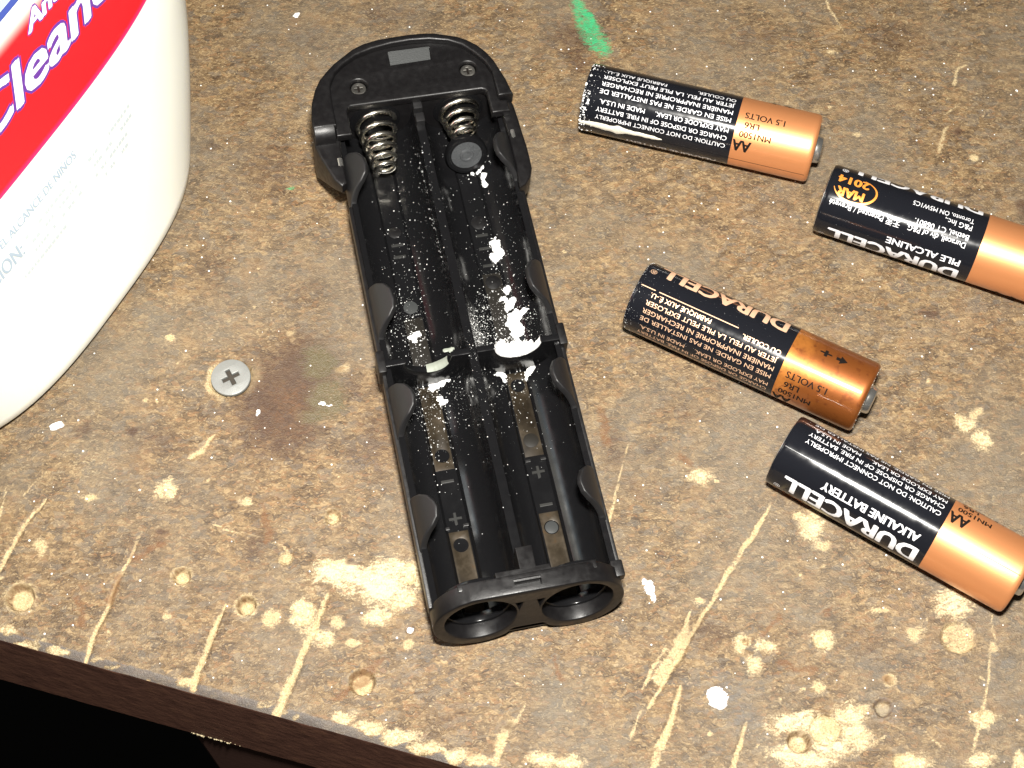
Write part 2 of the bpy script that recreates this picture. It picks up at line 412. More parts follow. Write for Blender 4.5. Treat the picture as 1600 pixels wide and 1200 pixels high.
def hole(u, v, r, depth=2.6, ring=1.5, floor_scar=1.0, rim=0.25):
    global Z
    cx, cy = B(u, v); d = np.hypot(X - cx + (nA - 0.5) * 0.35, Y - cy + (nB - 0.5) * 0.4); rr = r / 8.4
    inside = np.clip((rr - d) / 0.25, 0, 1)
    swirl = 0.18 * np.sin(d * 11 + 3 * nB)
    Z = np.where(inside > 0, Z * (1 - inside) - inside * (depth * (1 - 0.25 * d / rr) + swirl + (nC - 0.5) * 0.5), Z)
    put('scar', np.clip((rr * ring - d) / (0.35 * rr * ring), 0, 1) * (0.75 if floor_scar else 0.6))
    if floor_scar: put('scar', inside * floor_scar)
    put('rust', 0.55 * np.exp(-((d - rr * 0.9) / (0.16 * rr + 0.12)) ** 2) * (depth > 1.2))  # brown ring: wall dirt, and shade painted in to deepen the hole
    put('dark', 0.45 * np.exp(-((d - rr * 0.92) / (0.12 * rr + 0.1)) ** 2) * (depth > 1.2))  # darker ring of painted shade and dirt on the same wall
    Z = Z + rim * np.exp(-((d - rr * 1.08) / 0.35) ** 2) * (nA * 1.4)

# saw cuts and gouges
stroke('scar', [(134, 1032), (150, 985), (170, 945), (180, 912)], [9, 9, 8, 7], 1.0, (0, 0), 0.45)
stroke('scar', [(180, 912), (205, 870), (228, 812)], [8, 6], 0.8, (0, .4), 0.2)
stroke('rust', [(172, 940), (186, 900)], [13, 11], 0.8)
stroke('scar', [(300, 1076), (312, 1040), (328, 1000), (352, 944)], [13, 13, 12, 5], 1.0, (0, 0), 0.5)
stroke('scar', [(430, 1116), (447, 1080), (465, 1040), (487, 990), (512, 930)], [18, 17, 15, 11, 9], 1.0, (0, 0), 0.5)
stroke('scar', [(1012, 1105), (1050, 1045), (1110, 942), (1165, 852), (1200, 795), (1212, 772)], [6, 8, 8, 12, 6, 2], 1.0, (0, .1), 0.35)
stroke('scar', [(1028, 1062), (1055, 1022), (1072, 985), (1078, 955)], [22, 26, 14, 3], 0.95, (0, 0), 0.25)
stroke('scar', [(1004, 1075), (1040, 1012)], [5, 8], 0.9)
stroke('scar', [(1064, 1072), (1048, 1125), (1030, 1170), (1020, 1206)], [7, 13, 17, 15], 1.0, (0, 0), 0.35)
stroke('scar', [(1166, 1128), (1154, 1170), (1142, 1206)], [5, 10, 11], 0.95, (0, 0), 0.3)
stroke('scar', [(-4, 892), (14, 862), (38, 818), (72, 780)], [9, 9, 9, 4], 0.95, (0, 0), 0.25)
stroke('scar', [(0, 808), (13, 752)], [7, 3], 0.8); stroke('scar', [(36, 774), (72, 736)], [5, 3], 0.7)
stroke('scar', [(981, 695), (966, 760), (948, 825), (943, 842)], [2, 3.5, 5, 6], 0.95, (0, 0), 0.15)
stroke('scar', [(297, 714), (318, 702), (340, 672)], [12, 12, 4], 0.9, (0, .2), 0.15)
stroke('scar', [(328, 821), (400, 838), (440, 852), (456, 866)], [3, 5, 6, 4], 0.8)
stroke('scar', [(1288, -4), (1299, 18), (1322, 56)], [5, 7, 2.5], 0.85); stroke('scar', [(1353, 98), (1385, 145)], [2.5, 2], 0.7)
stroke('scar', [(1489, 132), (1497, 108), (1510, 100)], [9, 6, 3], 0.8); stroke('scar', [(1466, 238), (1476, 205), (1482, 198)], [11, 10, 4], 0.8)
stroke('scar', [(1478, 178), (1498, 164)], [4, 5], 0.7); stroke('scar', [(1490, 98), (1502, 80)], [4, 3], 0.6)
stroke('scar', [(1548, 1008), (1541, 1082), (1532, 1120), (1520, 1172)], [5, 6, 10, 6], 0.8)
stroke('scar', [(1548, 960), (1556, 1000)], [5, 6], 0.7); stroke('scar', [(1440, 1138), (1470, 1165)], [3, 6], 0.75)
stroke('scar', [(822, 1093), (806, 1128)], [3, 7], 0.7); stroke('scar', [(798, 1130), (784, 1155), (774, 1192)], [18, 20, 16], 0.95, (0, 0), 0.2)
stroke('scar', [(1340, 1180), (1385, 1148)], [4, 6], 0.6); stroke('scar', [(706, 580), (716, 552)], [3, 3], 0.0)
stroke('scar', [(985, 1155), (1000, 1110)], [8, 5], 0.8); stroke('scar', [(1345, 960), (1380, 940)], [5, 3], 0.6)
stroke('scar', [(873, 1010), (878, 1035)], [4, 9], 0.0); stroke('scar', [(1362, 953), (1386, 956)], [9, 9], 0.9)
# bare patches
for a in [(540, 897, 62, 20), (600, 915, 50, 30), (648, 888, 16, 14), (592, 962, 28, 13), (525, 882, 30, 10), (560, 905, 40, 24), (630, 940, 20, 14), (655, 905, 10, 20),
          (474, 960, 20, 20), (500, 997, 22, 14), (527, 970, 14, 9), (484, 985, 14, 12), (552, 1005, 14, 6), (383, 781, 14, 11), (423, 967, 12, 11), (264, 962, 10, 9), (261, 764, 17, 19), (62, 854, 12, 10), (140, 780, 12, 8),
          (535, 577, 13, 9), (540, 1118, 20, 9), (580, 1135, 24, 10), (625, 1152, 34, 11), (668, 1168, 30, 10), (712, 1178, 20, 9), (748, 1188, 20, 8), (850, 1185, 24, 14), (890, 1190, 24, 10),
          (1196, 1010, 15, 13), (1285, 1000, 20, 16), (1180, 1042, 14, 15), (1279, 1076, 13, 11), (1429, 991, 13, 11), (1245, 1132, 44, 20), (1232, 1178, 40, 14), (1300, 1168, 38, 20), (1335, 1148, 22, 16), (1326, 1118, 24, 20), (1345, 1106, 14, 10), (1262, 1188, 46, 14), (1340, 1155, 26, 16),
          (1428, 1190, 28, 14), (1532, 1189, 24, 14), (1540, 1122, 20, 13), (1594, 1190, 10, 16), (1552, 1010, 6, 8), (1512, 662, 20, 14), (1536, 690, 17, 19), (1525, 645, 10, 10), (1500, 652, 8, 5), (1268, 822, 22, 22), (1276, 800, 14, 10), (1250, 806, 9, 7),
          (1490, 944, 32, 24), (1285, 851, 14, 8), (1095, 743, 17, 14), (1117, 751, 6, 4), (455, 520, 9, 7), (270, 526, 10, 9), (1337, 212, 8, 7), (1522, 245, 8, 7), (1300, 80, 8, 5), (1160, 1005, 14, 11), (640, 1010, 10, 7), (610, 890, 50, 18), (36, 1010, 28, 8), (90, 1018, 24, 8), (10, 985, 20, 8), (290, 1066, 16, 9), (1090, 940, 10, 6)]:
    blob('scar', *a, k=0.78 if a[2] * a[3] > 500 else 0.9, soft=0.45)
    if a[2] * a[3] > 150: blob('bare', a[0], a[1], a[2] * .9, a[3] * .9, k=min(1, .55 + a[2] * a[3] / 3000), soft=0.5)
for a in [(1340, 1110, 60, 26), (1210, 1175, 40, 24), (700, 900, 20, 24), (1520, 820, 40, 30), (1420, 620, 30, 20), (230, 1000, 30, 14), (620, 870, 60, 22), (480, 930, 40, 30), (130, 730, 60, 40)]:
    blob('scar', *a, k=0.30, soft=0.8)
# stains; the white dabs include a painted glint
for a in [(440, 630, 66, 76, 1.0), (470, 585, 60, 62, .9), (400, 560, 30, 40, .4), (590, 690, 40, 60, .45), (545, 610, 40, 40, .4), (340, 640, 40, 30, .3), (900, 60, 50, 40, .5), (250, 690, 50, 24, .4), (400, 850, 26, 36, .45), (700, 1120, 40, 20, .3), (1060, 640, 60, 30, .3), (960, 700, 24, 40, .4), (1000, 760, 50, 26, .3), (1350, 1010, 60, 30, .3), (1110, 990, 40, 24, .4), (1400, 60, 90, 40, .3), (1180, 60, 70, 30, .3), (600, 20, 80, 24, .35), (420, 260, 70, 60, .35), (330, 420, 40, 60, .3), (480, 460, 50, 40, .3), (430, 570, 30, 30, .4), (560, 700, 40, 30, .35), (905, 95, 22, 28, .6), (1453, 490, 16, 10, .8), (205, 672, 10, 9, .9), (130, 672, 16, 14, .5), (490, 690, 40, 30, .3), (610, 355, 20, 30, .0), (252, 830, 10, 6, .9), (548, 880, 10, 6, .9), (795, 1135, 10, 8, .6), (1015, 700, 30, 14, .25), (370, 780, 30, 30, .2), (240, 845, 20, 16, .35), (800, 20, 30, 16, .3), (480, 60, 60, 40, .25), (380, 160, 40, 30, .3), (330, 230, 20, 12, .4), (1600, 325, 12, 22, .7), (1496, 205, 10, 8, .6)]:
    blob('dark', a[0], a[1], a[2], a[3], k=a[4], soft=0.7)
for pts, w_ in [([(1190, 990), (1218, 962)], [7, 10]), ([(1225, 1040), (1272, 1045)], [16, 10]), ([(410, 790), (416, 842)], [8, 14]), ([(1292, 962), (1300, 950)], [9, 7]), ([(1060, 712), (1082, 722)], [12, 11]), ([(940, 640), (950, 690)], [16, 18]), ([(520, 1090), (600, 1030)], [10, 12]), ([(212, 868), (252, 850)], [16, 12]), ([(870, 1030), (880, 1060)], [8, 10]), ([(120, 935), (130, 975)], [12, 14])]:
    stroke('rust', pts, w_, 0.8, warp=1.0)
for a in [(1390, 1063, 9, 7, .9), (535, 577, 9, 6, .5), (205, 850, 14, 14, .4), (975, 395, 8, 6, .4), (455, 640, 40, 50, .4), (1250, 985, 16, 10, .4), (440, 780, 40, 20, .25), (320, 985, 12, 9, .4)]:
    blob('rust', a[0], a[1], a[2], a[3], k=a[4], soft=0.6)
blob('olive', 498, 565, 30, 28, k=.95, soft=.4); blob('olive', 512, 622, 34, 34, k=.9, soft=.4); blob('olive', 492, 650, 30, 14, k=.8)
for a in [(650, 1050, 90, 50, .45), (1130, 1080, 60, 40, .6), (1165, 1120, 40, 30, .6), (330, 1010, 90, 30, .3), (1380, 1110, 24, 18, .8), (1430, 190, 80, 60, .35), (1560, 1030, 30, 24, .5), (395, 70, 16, 12, .6), (420, 180, 14, 30, .45), (620, 290, 0.1, 0.1, 0), (1000, 1000, 70, 40, .3), (880, 700, 40, 80, .25), (1290, 130, 90, 60, .3), (470, 285, 40, 14, .5), (180, 760, 80, 60, .3), (250, 880, 30, 30, .3), (560, 725, 50, 24, .45)]:
    blob('grey', a[0], a[1], a[2], a[3], k=a[4], soft=0.8)
stroke('green', [(900, 4), (912, 30), (930, 58), (945, 84), (948, 104)], [30, 38, 46, 34, 16], 0.62, (0, .25), warp=1.0)
stroke('green', [(905, 10), (925, 32), (938, 62)], [16, 22, 18], 0.75, (0, .2), warp=.8)
blob('green', 455, 295, 10, 5, k=.55)
blob('white', 1119, 1088, 16, 14, k=1, soft=.3, warp=.6); blob('white', 1124, 1098, 12, 10, k=1, soft=.3, warp=.6); blob('white', 1014, 917, 9, 10, k=.85, soft=.4); blob('white', 1021, 934, 7, 9, k=.8, soft=.4); blob('white', 642, 984, 5, 5, k=1, soft=.25, warp=.3)
blob('white', 505, 628, 4, 2.5, k=.9); blob('white', 514, 630, 4, 2.5, k=.9); blob('white', 403, 644, 4, 4, k=.9); blob('white', 466, 25, 6, 5, k=.8); blob('white', 1588, 138, 4, 4, k=.7)  # first two dabs: a glint painted white on the glossy olive stain
for i in range(26):                                             # the dark paint worn along the front edge
    u = 20 + i * 26; v = 1000 + (u - 20) * 0.277
    blob('scar', u, v - 3, 10 + 8 * random.random(), 3 + 3 * random.random(), k=0.55 * random.random() + .1)
for i in range(150):
    blob('scar', random.uniform(0, 1600), random.uniform(0, 1200) ** 1.0, random.uniform(2, 5), random.uniform(2, 4), k=random.uniform(.4, .9))
# drilled holes
hole(32, 934, 22, 2.8, 1.55); hole(284, 901, 14, 2.0, 1.6); hole(385, 946, 15, 3.0, 1.7); hole(566, 1066, 20, 2.6, 1.35); hole(520, 808, 13, 1.8, 1.5, 0.6)
hole(447, 872, 12, 0.7, 1.25, 0.6); hole(1497, 997, 26, 0.8, 1.25, 0.75); hole(1380, 1106, 14, 1.4, 1.15, 0.3); hole(1249, 1159, 17, 3.0, 1.2, 0.8); hole(1289, 1141, 24, 1.0, 1.1); hole(1165, 1003, 5, 2.6, 2.4, 0.5)
hole(474, 962, 17, 0.6, 1.1); hole(1390, 1063, 7, 0.8, 2.0, 0.8); hole(1285, 1000, 16, 0.4, 1.2); hole(1540, 1120, 11, 0.6, 1.4); hole(640, 905, 10, 0.4, 1.2); hole(1410, 1192, 15, 0.6, 1.3)
# the countersunk screw sits in this pocket
SX, SY = B(360.5, 589.5)
d = np.hypot(X - SX, Y - SY); Z = np.where(d < 4.15, -1.6, Z)
put('scar', np.clip((6.0 - d + (nB - .5) * 4) / 1.6, 0, 1) * 0.85)
# worn slope of the front edge
Z = Z * np.clip(TT / 1.2, 0.15, 1) - np.clip((1.5 - TT) / 1.5, 0, 1) ** 1.5 * 0.8 * (0.6 + 0.8 * nB)
put('grey', np.clip((2.0 - TT) / 0.6, 0, 1) * (mask['scar'] < .5)); put('dark', 0.45 * np.clip((2.0 - TT) / 0.6, 0, 1) * (mask['scar'] < .5))
edge_cut = mask['scar'][0].copy()

nT, nS = X.shape
me = bpy.data.meshes.new('tabletop')
co = np.stack([X, Y, Z], -1).reshape(-1, 3) * MM
idx = np.arange(nT * nS).reshape(nT, nS)
q = np.stack([idx[:-1, :-1], idx[:-1, 1:], idx[1:, 1:], idx[1:, :-1]], -1).reshape(-1, 4)
nq = len(q)
me.vertices.add(nT * nS); me.vertices.foreach_set('co', co.ravel().astype(np.float32))
me.loops.add(nq * 4); me.loops.foreach_set('vertex_index', q.ravel().astype(np.int32))
me.polygons.add(nq); me.polygons.foreach_set('loop_start', (np.arange(nq) * 4).astype(np.int32)); me.polygons.foreach_set('loop_total', np.full(nq, 4, np.int32))
me.polygons.foreach_set('use_smooth', np.ones(nq, bool))
me.update(calc_edges=True)
for k, v in mask.items():
    a = me.attributes.new(k, 'FLOAT', 'POINT'); a.data.foreach_set('value', v.ravel().astype(np.float32))
top = tag(obj('tabletop', me, BOARD), kind='structure')
# the rest of the board beyond the frame, butted to the fine sheet
s0, s1, t1 = S[0], S[-1], T[-1]
def sheet(sa, sb, ta, tb):
    return [(*to_world(sa, ta), 0), (*to_world(sb, ta), 0), (*to_world(sb, tb), 0), (*to_world(sa, tb), 0)]
V = []; F = []
for a in [(-330, s0, 0, 520), (s1, 420, 0, 520), (s0, s1, t1, 520)]:
    F.append(tuple(range(len(V), len(V) + 4))); V += sheet(*a)
obj('board_sheet', mesh_from(V, F), BOARD, top)
# front band: vertical dark face under the worn edge
V = []; F = []
z_top = Z[0]
xs, ys = X[0], Y[0]
n = len(xs)
for i in range(n):
    jx = (nB[0][i] - .5) * 0.25
    V += [(xs[i], ys[i], z_top[i]), (xs[i] - eT[0] * (0.03 + jx * .3), ys[i] - eT[1] * (0.03 + jx * .3), z_top[i] - 0.6), (xs[i] - eT[0] * 0.06, ys[i] - eT[1] * 0.06, -36 + (nA[0][i] - .5) * 0.5), (xs[i] + eT[0] * 8, ys[i] + eT[1] * 8, -36)]
for i in range(n - 1):
    for k in range(3): F.append((i * 4 + k, i * 4 + k + 1, i * 4 + 5 + k, i * 4 + 4 + k))
me = mesh_from(V, F); obj('front_edge', me, EDGE, top)
V = []; F = []
for sa, sb in ((-330, s0), (s1, 420)):
    k = len(V)
    for s_ in (sa, sb):
        x, y = to_world(s_, 0); V += [(x, y, 0), (x - eT[0] * .25, y - eT[1] * .25, -0.8), (x - eT[0] * .25, y - eT[1] * .25, -36), (x + eT[0] * 8, y + eT[1] * 8, -36)]
    for j in range(3): F.append((k + j, k + j + 1, k + j + 5, k + j + 4))
obj('front_edge', mesh_from(V, F), EDGE, top)
# underside, apron with its end showing, floor
V = sheet(-330, 420, 8, 520); V = [(x, y, -36) for x, y, _ in V]
obj('underside', mesh_from(V, [(0, 1, 2, 3)]), EDGE, top)
def bench_xf(x, y, z):
    p = to_world(x, y); return (p[0], p[1], z)
apron = obj('apron', box(-3, 400, 0.3, 23, -150, -36.3, 0.8, bench_xf), POST); tag(apron, kind='structure')
floor = obj('floor', mesh_from([(-3000, -3000, -860), (3000, -3000, -860), (3000, 3000, -860), (-3000, 3000, -860)], [(0, 1, 2, 3)]), FLOORM); tag(floor, kind='structure')

# a chipped stretch of the lower arris
cp = []
for i in range(26):
    x, y = to_world(rng.uniform(-3, 7.5), -0.1); cp.append(((x, y, -36 + rng.uniform(0, 1.4) * rng.random()), (-eT[0] * .9, -eT[1] * .9, .4)))
CHIPS = cp
# wood screw sunk in the bench
def cross(r, w_):
    return [(r, -w_), (r, w_), (w_, w_), (w_, r), (-w_, r), (-w_, w_), (-r, w_), (-r, -w_), (-w_, -w_), (-w_, -r), (w_, -r), (w_, -w_)]
wood_screw = empty('wood_screw', (SX, SY, 0.0), (R(1.5), R(-1), R(28)))
tag(wood_screw, 'dull grey cross-head screw sunk flush in the board', 'screw')
obj('head', plate([circ(0, 0, 3.95, 48), cross(1.75, 0.42)], -0.85, 0.16, 0.26), ZINC, wood_screw, 30)
obj('cross_recess', plate([circ(0, 0, 2.6, 24)], -1.3, -0.6, 0.05), DARKHOLE, wood_screw)
obj('shank', lathe([(-22, 0.3), (-18, 1.9), (-3.5, 1.9), (-1.0, 3.6)], 20, lambda x, y, z: (y, z, x)), ZINC, wood_screw, 40)

# ------------------------------------------------------------------ lettering
def text_mesh(body, length=None, height=1.0, shear=0.0, bold=0.0, cuts=None, spacing=1.0, ring=False):
    """flat lettering in millimetres; its weight comes from a few overprints shifted by `bold` mm"""
    cu = bpy.data.curves.new('t', 'FONT'); cu.body = body; cu.size = 1.0; cu.shear = shear; cu.resolution_u = 3; cu.space_character = spacing
    cu.fill_mode = 'FRONT'
    o = bpy.data.objects.new('t', cu); C.objects.link(o); me = eval_mesh(o); drop(o)
    me.materials.clear()
    xs = [v.co.x for v in me.vertices]
    x0, x1 = min(xs), max(xs)
    kx = (length / (x1 - x0)) if length else height / 0.73
    ky = height / 0.73
    bm = bmesh.new(); bm.from_mesh(me)
    for v in bm.verts: v.co = Vector(((v.co.x - x0) * kx, v.co.y * ky, 0))
    if cuts:
        ys = [v.co.y for v in bm.verts]; y = math.floor(min(ys) / cuts) * cuts
        while y < max(ys):
            bmesh.ops.bisect_plane(bm, geom=bm.verts[:] + bm.edges[:] + bm.faces[:], plane_co=(0, y, 0), plane_no=(0, 1, 0)); y += cuts
    bm.to_mesh(me)
    if bold:
        sh = [(math.cos(i * math.pi / 4), math.sin(i * math.pi / 4)) for i in range(8)] if ring else [(-1, 0), (1, 0), (-.5, .4), (.5, -.4)]
        for k, (dx, dy) in enumerate(sh):
            b2 = bmesh.new(); b2.from_mesh(me)
            m2 = bpy.data.meshes.new('t2')
            for v in b2.verts: v.co += Vector((dx * bold, dy * bold * (0.85 if ring else 1), 0.004 * (k + 1)))
            b2.to_mesh(m2); b2.free(); bm.from_mesh(m2); bpy.data.meshes.remove(m2)
        bm.to_mesh(me)
    bm.free(); return me
def split_x(me, step):
    bm = bmesh.new(); bm.from_mesh(me); xs = [v.co.x for v in bm.verts]; x = math.floor(min(xs) / step) * step
    while x < max(xs):
        bmesh.ops.bisect_plane(bm, geom=bm.verts[:] + bm.edges[:] + bm.faces[:], plane_co=(x, 0, 0), plane_no=(1, 0, 0)); x += step
    bm.to_mesh(me); bm.free()

# ------------------------------------------------------------------ batteries
RB = 7.1; XB = 32.3; LB = 49.0
def bend(me, x_start, theta, lift=0.03):
    for v in me.vertices:
        th = R(theta) + v.co.y / RB; r = RB + lift + v.co.z
        v.co = Vector((x_start - v.co.x, -r * math.sin(th), r * math.cos(th))) * MM
    return me
label_lines = []                                                # (mesh, ink key, name)
def line(txt, x0, theta, length, h, ink='main', shear=0.0, bold=0.0, name='printed_text'):
    me = text_mesh(txt, length, h, shear, bold, 0.7 if h > 1.6 else None)
    # theta marks the middle of the letters
    label_lines.append((bend(me, x0, theta - math.degrees(h / 2 / RB)), ink, name))
f0 = XB - 1.2
line('OU COULER.', f0, -40.5, 8.0 , 1.0); line("FABRIQUÉ AUX É.-U.", f0 - 14.6, -40.5, 12.8, 1.0)
line('JETER AU FEU. LA PILE PEUT EXPLOSER', f0, -27, 27.7, 1.0)
line('MANIÈRE INAPPROPRIÉ NI RECHARGER', f0, -13.5, 27.7, 1.0)
line('MISE EN GARDE: NE PAS INSTALLER DE', f0, 0, 27.6, 1.0)
line('MAY EXPLODE OR LEAK.', f0, 17, 15.4 , 1.0); line('MADE IN U.S.A.', f0 - 17.6, 17, 9.6, 1.0)
line('CHARGE OR DISPOSE OF IN FIRE. BATTERY', f0, 30.5, 27.6, 1.0)
line('CAUTION: DO NOT CONNECT IMPROPERLY', f0, 44, 27.5, 1.0)
line('ALKALINE BATTERY', XB - 2.4, 92.5, 19.7, 1.75, bold=0.08)
line('DURACELL', XB - 1.6, 124.5, 27.0, 4.1, bold=0.24, ink='brand', name='brand_lettering'); line('®', XB - 29.0, 139, 1.3, 1.3)
line('Toronto, ON M5W1C5', XB - 2.6, 163, 12.4, 1.2); line('P&G Inc.,', XB - 2.6, 176, 5.5, 1.2); line('Bethel, CT 06801.', XB - 2.6, 193, 11.0, 1.2)
line('Duracell, div of P&G,', XB - 2.7, 206, 12.0, 1.2); line('无汞 Patented / Breveté', XB - 16.0, 206.5, 14.6, 1.2)
line('2014', XB - 24.1, 162, 6.3, 1.9, ink='orange', bold=0.13); line('MAR', XB - 24.5, 185, 5.4, 1.9, ink='orange', bold=0.13)
line('PILE ALCALINE', XB - 2.5, 237.5, 15.0, 1.55, bold=0.06)
line('DURACELL', XB - 2.3, 268, 26.6, 4.0, bold=0.24, ink='brand', name='brand_lettering'); line('®', XB - 29.6, 279, 1.3, 1.3)
line('AA', XB + 3.9, 38, 3.7, 2.5, ink='black', bold=0.12); line('MN1500', XB + 7.6, 17.5, 6.5, 1.3, ink='black', bold=0.05); line('LR6', XB + 4.7, 2, 3.0, 1.3, ink='black', bold=0.05); line('1.5 VOLTS', XB + 9.6, -15, 8.2, 1.4, ink='black', bold=0.04)
line('+', XB + 7.6, -72, 2.2, 2.2, ink='black', bold=0.14)
def strip(x0, x1, th0, th1, lift=0.03, nx=8, nt=8):
    V = []; F = []
    for j in range(nt + 1):
        th = R(th0 + (th1 - th0) * j / nt)
        for i in range(nx + 1):
            x = x0 + (x1 - x0) * i / nx; V.append((x, -(RB + lift) * math.sin(th), (RB + lift) * math.cos(th)))
    for j in range(nt):
        for i in range(nx):
            a = j * (nx + 1) + i; F.append((a, a + 1, a + nx + 2, a + nx + 1))
    return mesh_from(V, F)
label_lines.append((strip(5.0, XB - 10.5, -50.5, -49), 'main', 'printed_rule')); label_lines.append((strip(1.2, 4.2, -50.5, -49), 'main', 'printed_rule'))
# arrow beside the plus sign
def flat_on_label(pts, faces, ink, name):
    me = bpy.data.meshes.new('p'); me.from_pydata([(x, y, 0) for x, y in pts], [], faces)
    bm = bmesh.new(); bm.from_mesh(me); bmesh.ops.subdivide_edges(bm, edges=bm.edges, cuts=2, use_grid_fill=True); bm.to_mesh(me); bm.free()
    for v in me.vertices:
        th = v.co.y / RB; v.co = Vector((v.co.x, -(RB + .03) * math.sin(th), (RB + .03) * math.cos(th))) * MM
    label_lines.append((me, ink, name))
a0 = R(-72) * RB
flat_on_label([(XB + 8.6, a0 - .35), (XB + 9.4, a0 - .35), (XB + 9.4, a0 + .35), (XB + 8.6, a0 + .35), (XB + 9.4, a0 - 1.0), (XB + 10.9, a0), (XB + 9.4, a0 + 1.0)], [(0, 1, 2, 3), (4, 5, 6)], 'black', 'printed_arrow')
# swoosh round the date
pts = []; fc = []
for i in range(25):
    a = R(-70 + 235 * i / 24); wdt = 0.12 + 0.36 * math.sin(math.pi * i / 24)
    cx, cy = XB - 26.6, R(174) * RB
    for s_ in (0, 1):
        rx = 4.2 + (wdt if s_ else 0); ry = 2.75 + (wdt if s_ else 0)
        pts.append((cx + rx * math.cos(a), cy + ry * math.sin(a)))
    if i: fc.append((2 * i - 2, 2 * i - 1, 2 * i + 1, 2 * i))
flat_on_label(pts, fc, 'orange', 'printed_swoosh')

black_sleeve = lathe([(0.55, 5.9), (0.25, 6.5), (0.3, 6.85), (0.7, 7.05), (1.2, 7.1), (10, 7.1), (21, 7.1), (XB, 7.1)], 72)
copper_sleeve = lathe([(XB, 7.1), (38, 7.1), (44, 7.1), (LB - 1.2, 7.1), (LB - 0.6, 7.06), (LB - 0.15, 6.8), (LB, 6.4), (LB - 0.35, 6.0)], 72)
neg_cap = lathe([(0.9, 6.3), (0.15, 6.1), (-0.02, 5.6), (0.0, 1.0), (0.02, 0.2)], 48)
pos_cap = lathe([(LB - 0.5, 6.15), (LB - 0.35, 5.6), (LB - 0.15, 4.2), (LB + 0.05, 3.1), (LB + 0.2, 2.85), (LB + 1.15, 2.72), (LB + 1.45, 2.4), (LB + 1.5, 0.3)], 48)
seam = strip(0.9, LB - 0.8, 66.5, 67.3, 0.035, 30, 2)
for me in (black_sleeve, copper_sleeve, neg_cap, pos_cap): shade(me, 50)
B_DATA = [  # base point, heading, rotation of the label, inks, label
    (16.253, 63.847, -0.289, -14, INK_LIT, False, 'AA battery with a white scraped streak and crust at its black end'),
    (63.858, 38.112, -0.398, -203, INK_LIT, False, 'AA battery with the orange date MAR 2014 uppermost, cut by the right edge'),
    (24.910, 15.932, -0.498, 32, INK_C, True, 'AA battery with copper coloured print and rust stained copper end'),
    (50.998, -17.661, -0.577, -72, INK_LIT, False, 'AA battery with big white lettering and ALKALINE BATTERY, nearest the bottom right corner')]
BATTERIES = []
for k, (bx, by, ang, off, ink, stained, lab) in enumerate(B_DATA):
    ax = Vector((math.cos(ang), math.sin(ang), 0)); nrm = Vector((-math.sin(ang), math.cos(ang), 0))
    mid = Vector((bx, by, RB)) + ax * 24
    dv = CAM - mid; psi = math.atan2(-dv.dot(nrm), dv.z)
    root = empty('battery', (bx, by, RB + 0.02), (R(off) + psi, 0, ang))
    tag(root, lab, 'battery', 'loose AA batteries on the board'); BATTERIES.append(root)
    def part(name, me, mat):
        o = bpy.data.objects.new(name, me); C.objects.link(o); o.parent = root
        if not me.materials: me.materials.append(None)
        o.material_slots[0].link = 'OBJECT'; o.material_slots[0].material = mat; return o
    bs = part('black_sleeve', black_sleeve, SLEEVE); cs = part('copper_sleeve', copper_sleeve, COPPER_ST if stained else COPPER)
    if stained: cs['label'] = 'rust stained copper sleeve'
    part('negative_cap', neg_cap, STEEL); part('positive_cap', pos_cap, STEEL)
    part('label_seam', seam, SLEEVE)
    for me, key, nm in label_lines:
        if nm == 'printed_rule' and k != 2: continue
        mat = {'main': ink, 'brand': ink, 'orange': INK_O, 'black': INK_K}[key]
        part(nm, me, mat)

def on_battery(th_deg, x, r): return (x, -r * math.sin(R(th_deg)), r * math.cos(R(th_deg)))
def crumbs(pts, rmin, rmax, seed=1, flat=0.6):
    """many tiny angular grains as one mesh; pts = list of (position, normal)"""
    rg = np.random.default_rng(seed); V = []; F = []
    for p, nn in pts:
        nn = np.array(nn, float); p = np.array(p, float)
        a = np.cross(nn, [0.31, 0.77, 0.55]); a /= np.linalg.norm(a); b_ = np.cross(nn, a)
        r = rmin * (rmax / rmin) ** (rg.random() ** 2.3); k = len(V); m = 5; ph = rg.random() * 6
        for i in range(m):
            q_ = ph + 2 * math.pi * i / m; rr = r * (0.55 + 0.75 * rg.random()); V.append(p + (math.cos(q_) * a + math.sin(q_) * b_) * rr - nn * 0.04)
        V.append(p + nn * r * flat * (0.6 + 0.8 * rg.random()))
        for i in range(m): F.append((k + i, k + (i + 1) % m, k + m))
    return mesh_from(V, F)
def crust_patch(x_fun, root, name, mat, label=None, n=40):
    pass
o = obj('chipped_arris', crumbs(CHIPS, 0.12, 0.55, 77, 0.4), simple('split_wood', (0.55, 0.46, 0.28), 0.8), top); o['kind'] = 'stuff'
# white crust on the first battery's black end, and the scraped streak along its side
rg = np.random.default_rng(3)
def batt_crust(root, off_lo, off_hi, x_hi, num, seed, rmin=0.06, rmax=0.30, label_off=0, bias=2.0, name='corrosion_crust'):
    rg = np.random.default_rng(seed); pts = []
    for i in range(num):
        th = rg.uniform(off_lo, off_hi) - label_off; x = 0.35 + x_hi * rg.random() ** bias
        r = RB - (0.35 - x) * 0 - (max(0, 0.9 - x)) * 0.25
        p = on_battery(th, x, r); nn = on_battery(th, 0, 1); pts.append((p, (-0.1, nn[1], nn[2])))
    o = obj(name, crumbs(pts, rmin, rmax, seed), POWDER, root); o['kind'] = 'stuff'; return o
batt_crust(BATTERIES[0], -80, 90, 3.2, 130, 11, label_off=-14, bias=1.8); batt_crust(BATTERIES[0], -10, 60, 1.3, 60, 12, 0.12, 0.36, -14, 1.0)
